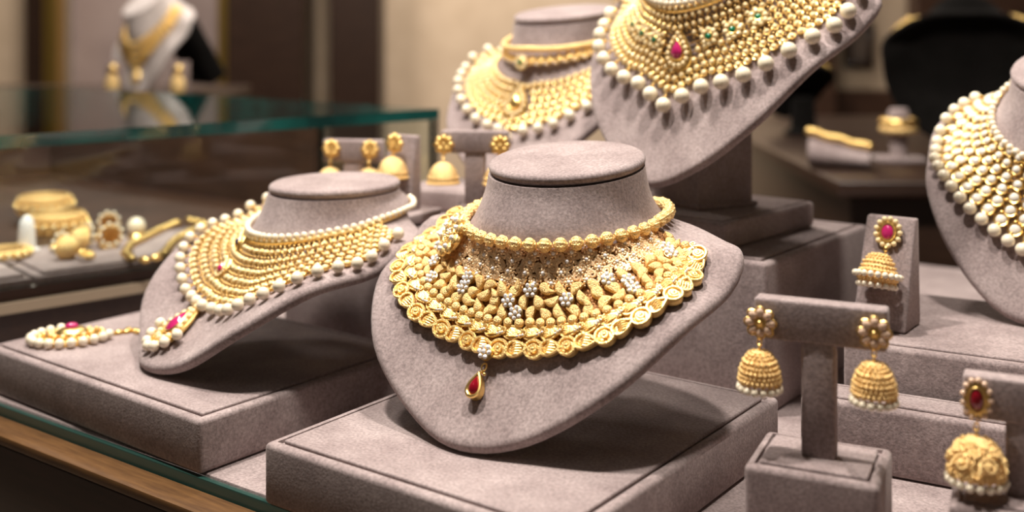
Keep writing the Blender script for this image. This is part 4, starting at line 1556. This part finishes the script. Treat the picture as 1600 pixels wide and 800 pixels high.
# ------------------------------------------------------------------ simple beaded necklaces on the far stands
def bead_bib(b, M, label, Tf, amax, rows, r, pend=True):
    t = thing('gold_necklace', label, 'necklace', M)
    me = cached('fb%.2f' % (r * 1000), lambda: MB().sphere((0, 0, r), r, 0, 10, 7).mesh('gold_bead', [GOLD]))
    items = []
    for i in range(rows):
        q = 0.15 + 0.85 * i / max(1, rows - 1)
        for a in row_points(b, Tf, q, r * 2.1, amax, 0.5 * (i % 2)):
            items.append((me, b.frame(a, q * Tf(a), 0.0012)))
    place_parts(t, 'gold_bead', items)
    if pend:
        inst('drop', teardrop_motif(0.026, 0.034, GOLD), t, b.frame(0, Tf(0) * 1.0 + 0.16, 0.0016))
    return t
rear_c = thing('rear_counter', 'low dark wooden counter behind the glass case, under the ivory necklace stand', 'counter', T((-0.80, 2.05, 0)))
ZF = 0.112
obj('cabinet', MB().box((-0.5, -0.20, 0), (0.24, 0.25, Z0 + ZF - 0.0205), bevel=0.004, seg=2), WALNUT, rear_c)
obj('top', MB().box((-0.52, -0.22, Z0 + ZF - 0.020), (0.26, 0.27, Z0 + ZF), bevel=0.004, seg=2), WOODD, rear_c)
B_FAR = Bust(RIM_A)
M_FAR = settle(B_FAR, bustM(-0.595, 2.0, 0.166, 42, 32, 1.0), ZF)
B_FAR.build('ivory necklace stand far behind the glass case', M_FAR, fabric=IVORY)
obj('back_support', MB().box((0.0, -0.075, -0.075), (0.080, -0.036, 0.080), bevel=0.006, seg=2), BLACK, [o for o in bpy.data.objects if o.get('label', '').startswith('ivory necklace stand')][0])
bead_bib(B_FAR, M_FAR, 'long gold necklace on the ivory stand far behind the glass case', lerp_table([(0, 0.5), (30, 0.42), (70, 0.45), (120, 0.4), (180, 0.4)]), R(110), 4, 0.0045)
for px, lab in ((178, 'gold drop earring left of the ivory necklace stand, far behind'), (280, 'gold drop earring right of the ivory necklace stand, far behind')):
    p = atd(px, 148, 1.885 if px < 200 else 1.86)
    t = thing('drop_earring', lab, 'earring', T((p.x, p.y, Z0 + ZF + 0.0005)), 'far drop earrings')
    obj('card', MB().box((-0.016, 0.002, 0.0005), (0.016, 0.006, 0.062), bevel=0.001, seg=1), MAUVE, t)
    m = MB().sphere((0, -0.006, 0.048), 0.008, 0, 12, 8, (1, 0.6, 1))
    obj('stud', m, GOLD, t)
    m = MB().sphere((0, -0.008, 0.022), 0.014, 0, 14, 10, (0.9, 0.6, 1.35))
    obj('drop', m, GOLDB, t)

# the black stands at the right, seen from behind
dk = thing('side_counter', 'dark wooden side counter behind the right hand necklace stand', 'counter', T((0.75, 1.55, 0)))
ZK = 0.064
def dark_counter():
    obj('cabinet', MB().box((-0.375, -0.31, 0), (0.75, 0.55, Z0 + ZK - 0.0185), bevel=0.004, seg=2), WOODD, dk)
    obj('top', MB().box((-0.395, -0.33, Z0 + ZK - 0.018), (0.77, 0.57, Z0 + ZK), bevel=0.003, seg=2), WOODD, dk)
dark_counter()
B_DK = Bust(RIM_A)
M_DK = settle(B_DK, bustM(0.600, 1.46, 0.13, 195, 52, 1.08), ZK)
B_DK.build('large black necklace stand turned away, behind the right necklace', M_DK, fabric=BLACK)
TDK = lerp_table([(0, 0.5), (40, 0.6), (80, 0.85), (120, 0.7), (180, 0.5)])
bead_bib(B_DK, M_DK, 'gold necklace on the large black stand turned away', TDK, R(118), 5, 0.0042, False)
M_DK2 = bustM(0.455, 1.75, 0.108, 168, 20, 0.62)
B_DK.build('smaller black necklace stand turned away, behind the raised stand', M_DK2, fabric=BLACK)
bead_bib(B_DK, M_DK2, 'gold necklace on the smaller black stand', TDK, R(118), 5, 0.0042, False)
t = thing('stand_support', 'black column under the smaller black necklace stand', 'support', T((0.455, 1.75, Z0 + ZK + 0.0004)))
obj('column', MB().lathe([(0.030, 0), (0.030, 0.004), (0.020, 0.008), (0.018, 0.050), (0.016, 0.058)], 0, 24), BLACK, t)
# small pieces on that counter
def neck_roll():
    p = at(1312, 262, ZK)
    t = thing('jewellery_pillow', 'grey pillow on the dark side counter with a slanting gold bracelet', 'pillow', T((p.x, p.y, Z0 + ZK + 0.0003)) @ RZ(R(-20)))
    rows = []
    for i in range(9):
        k = i / 8
        x = -0.035 + 0.07 * k
        hgt = 0.020 + 0.016 * (1 - k)
        w = 0.022
        rows.append([(x, w * math.cos(a), 0.0005 + hgt / 2 + hgt / 2 * math.sin(a)) for a in [2 * PI * j / 20 for j in range(20)]])
    obj('cushion', MB().grid(rows, 0, True, None, True, True), SUEDE, t)
    b = thing('gold_bracelet', 'gold bracelet draped over the grey pillow on the side counter', 'bracelet', T((p.x, p.y, Z0 + ZK + 0.0003)) @ RZ(R(-20)))
    m = MB().sphere((0, 0, 0), 0.0052, 0, 8, 6)
    me = m.mesh('bracelet_link', [GOLD])
    for j in range(16):
        k = j / 15
        inst('bracelet_link', me, b, T((-0.034 + 0.068 * k, -0.010, 0.0430 - 0.016 * k + 0.001 * math.sin(j))))
neck_roll()
def gold_ring_stand():
    p = at(1404, 252, ZK)
    t = thing('bangle_holder', 'small grey bangle holder on the dark side counter', 'holder', T((p.x, p.y, Z0 + ZK + 0.0003)))
    obj('base', MB().box((-0.028, -0.02, 0.0003), (0.028, 0.02, 0.006), bevel=0.001, seg=2), SUEDE, t)
    obj('post', MB().lathe([(0.010, 0.0062), (0.011, 0.03), (0.013, 0.06), (0.010, 0.066)], 0, 20), SUEDE, t)
    b = thing('gold_bangle', 'gold ring shaped bangle around the holder on the side counter', 'bangle', T((p.x, p.y, Z0 + ZK + 0.0003)))
    m = MB()
    m.tube([(0.0195 * math.cos(a), 0.0195 * math.sin(a), 0.040) for a in [2 * PI * k / 32 for k in range(32)]], 0.0045, 0, 8, closed=True)
    obj('lower_hoop', m, GOLDB, b)
    m = MB()
    m.tube([(0.0195 * math.cos(a), 0.0195 * math.sin(a), 0.0495) for a in [2 * PI * k / 32 for k in range(32)]], 0.0045, 0, 8, closed=True)
    obj('upper_hoop', m, GOLD, b)
gold_ring_stand()
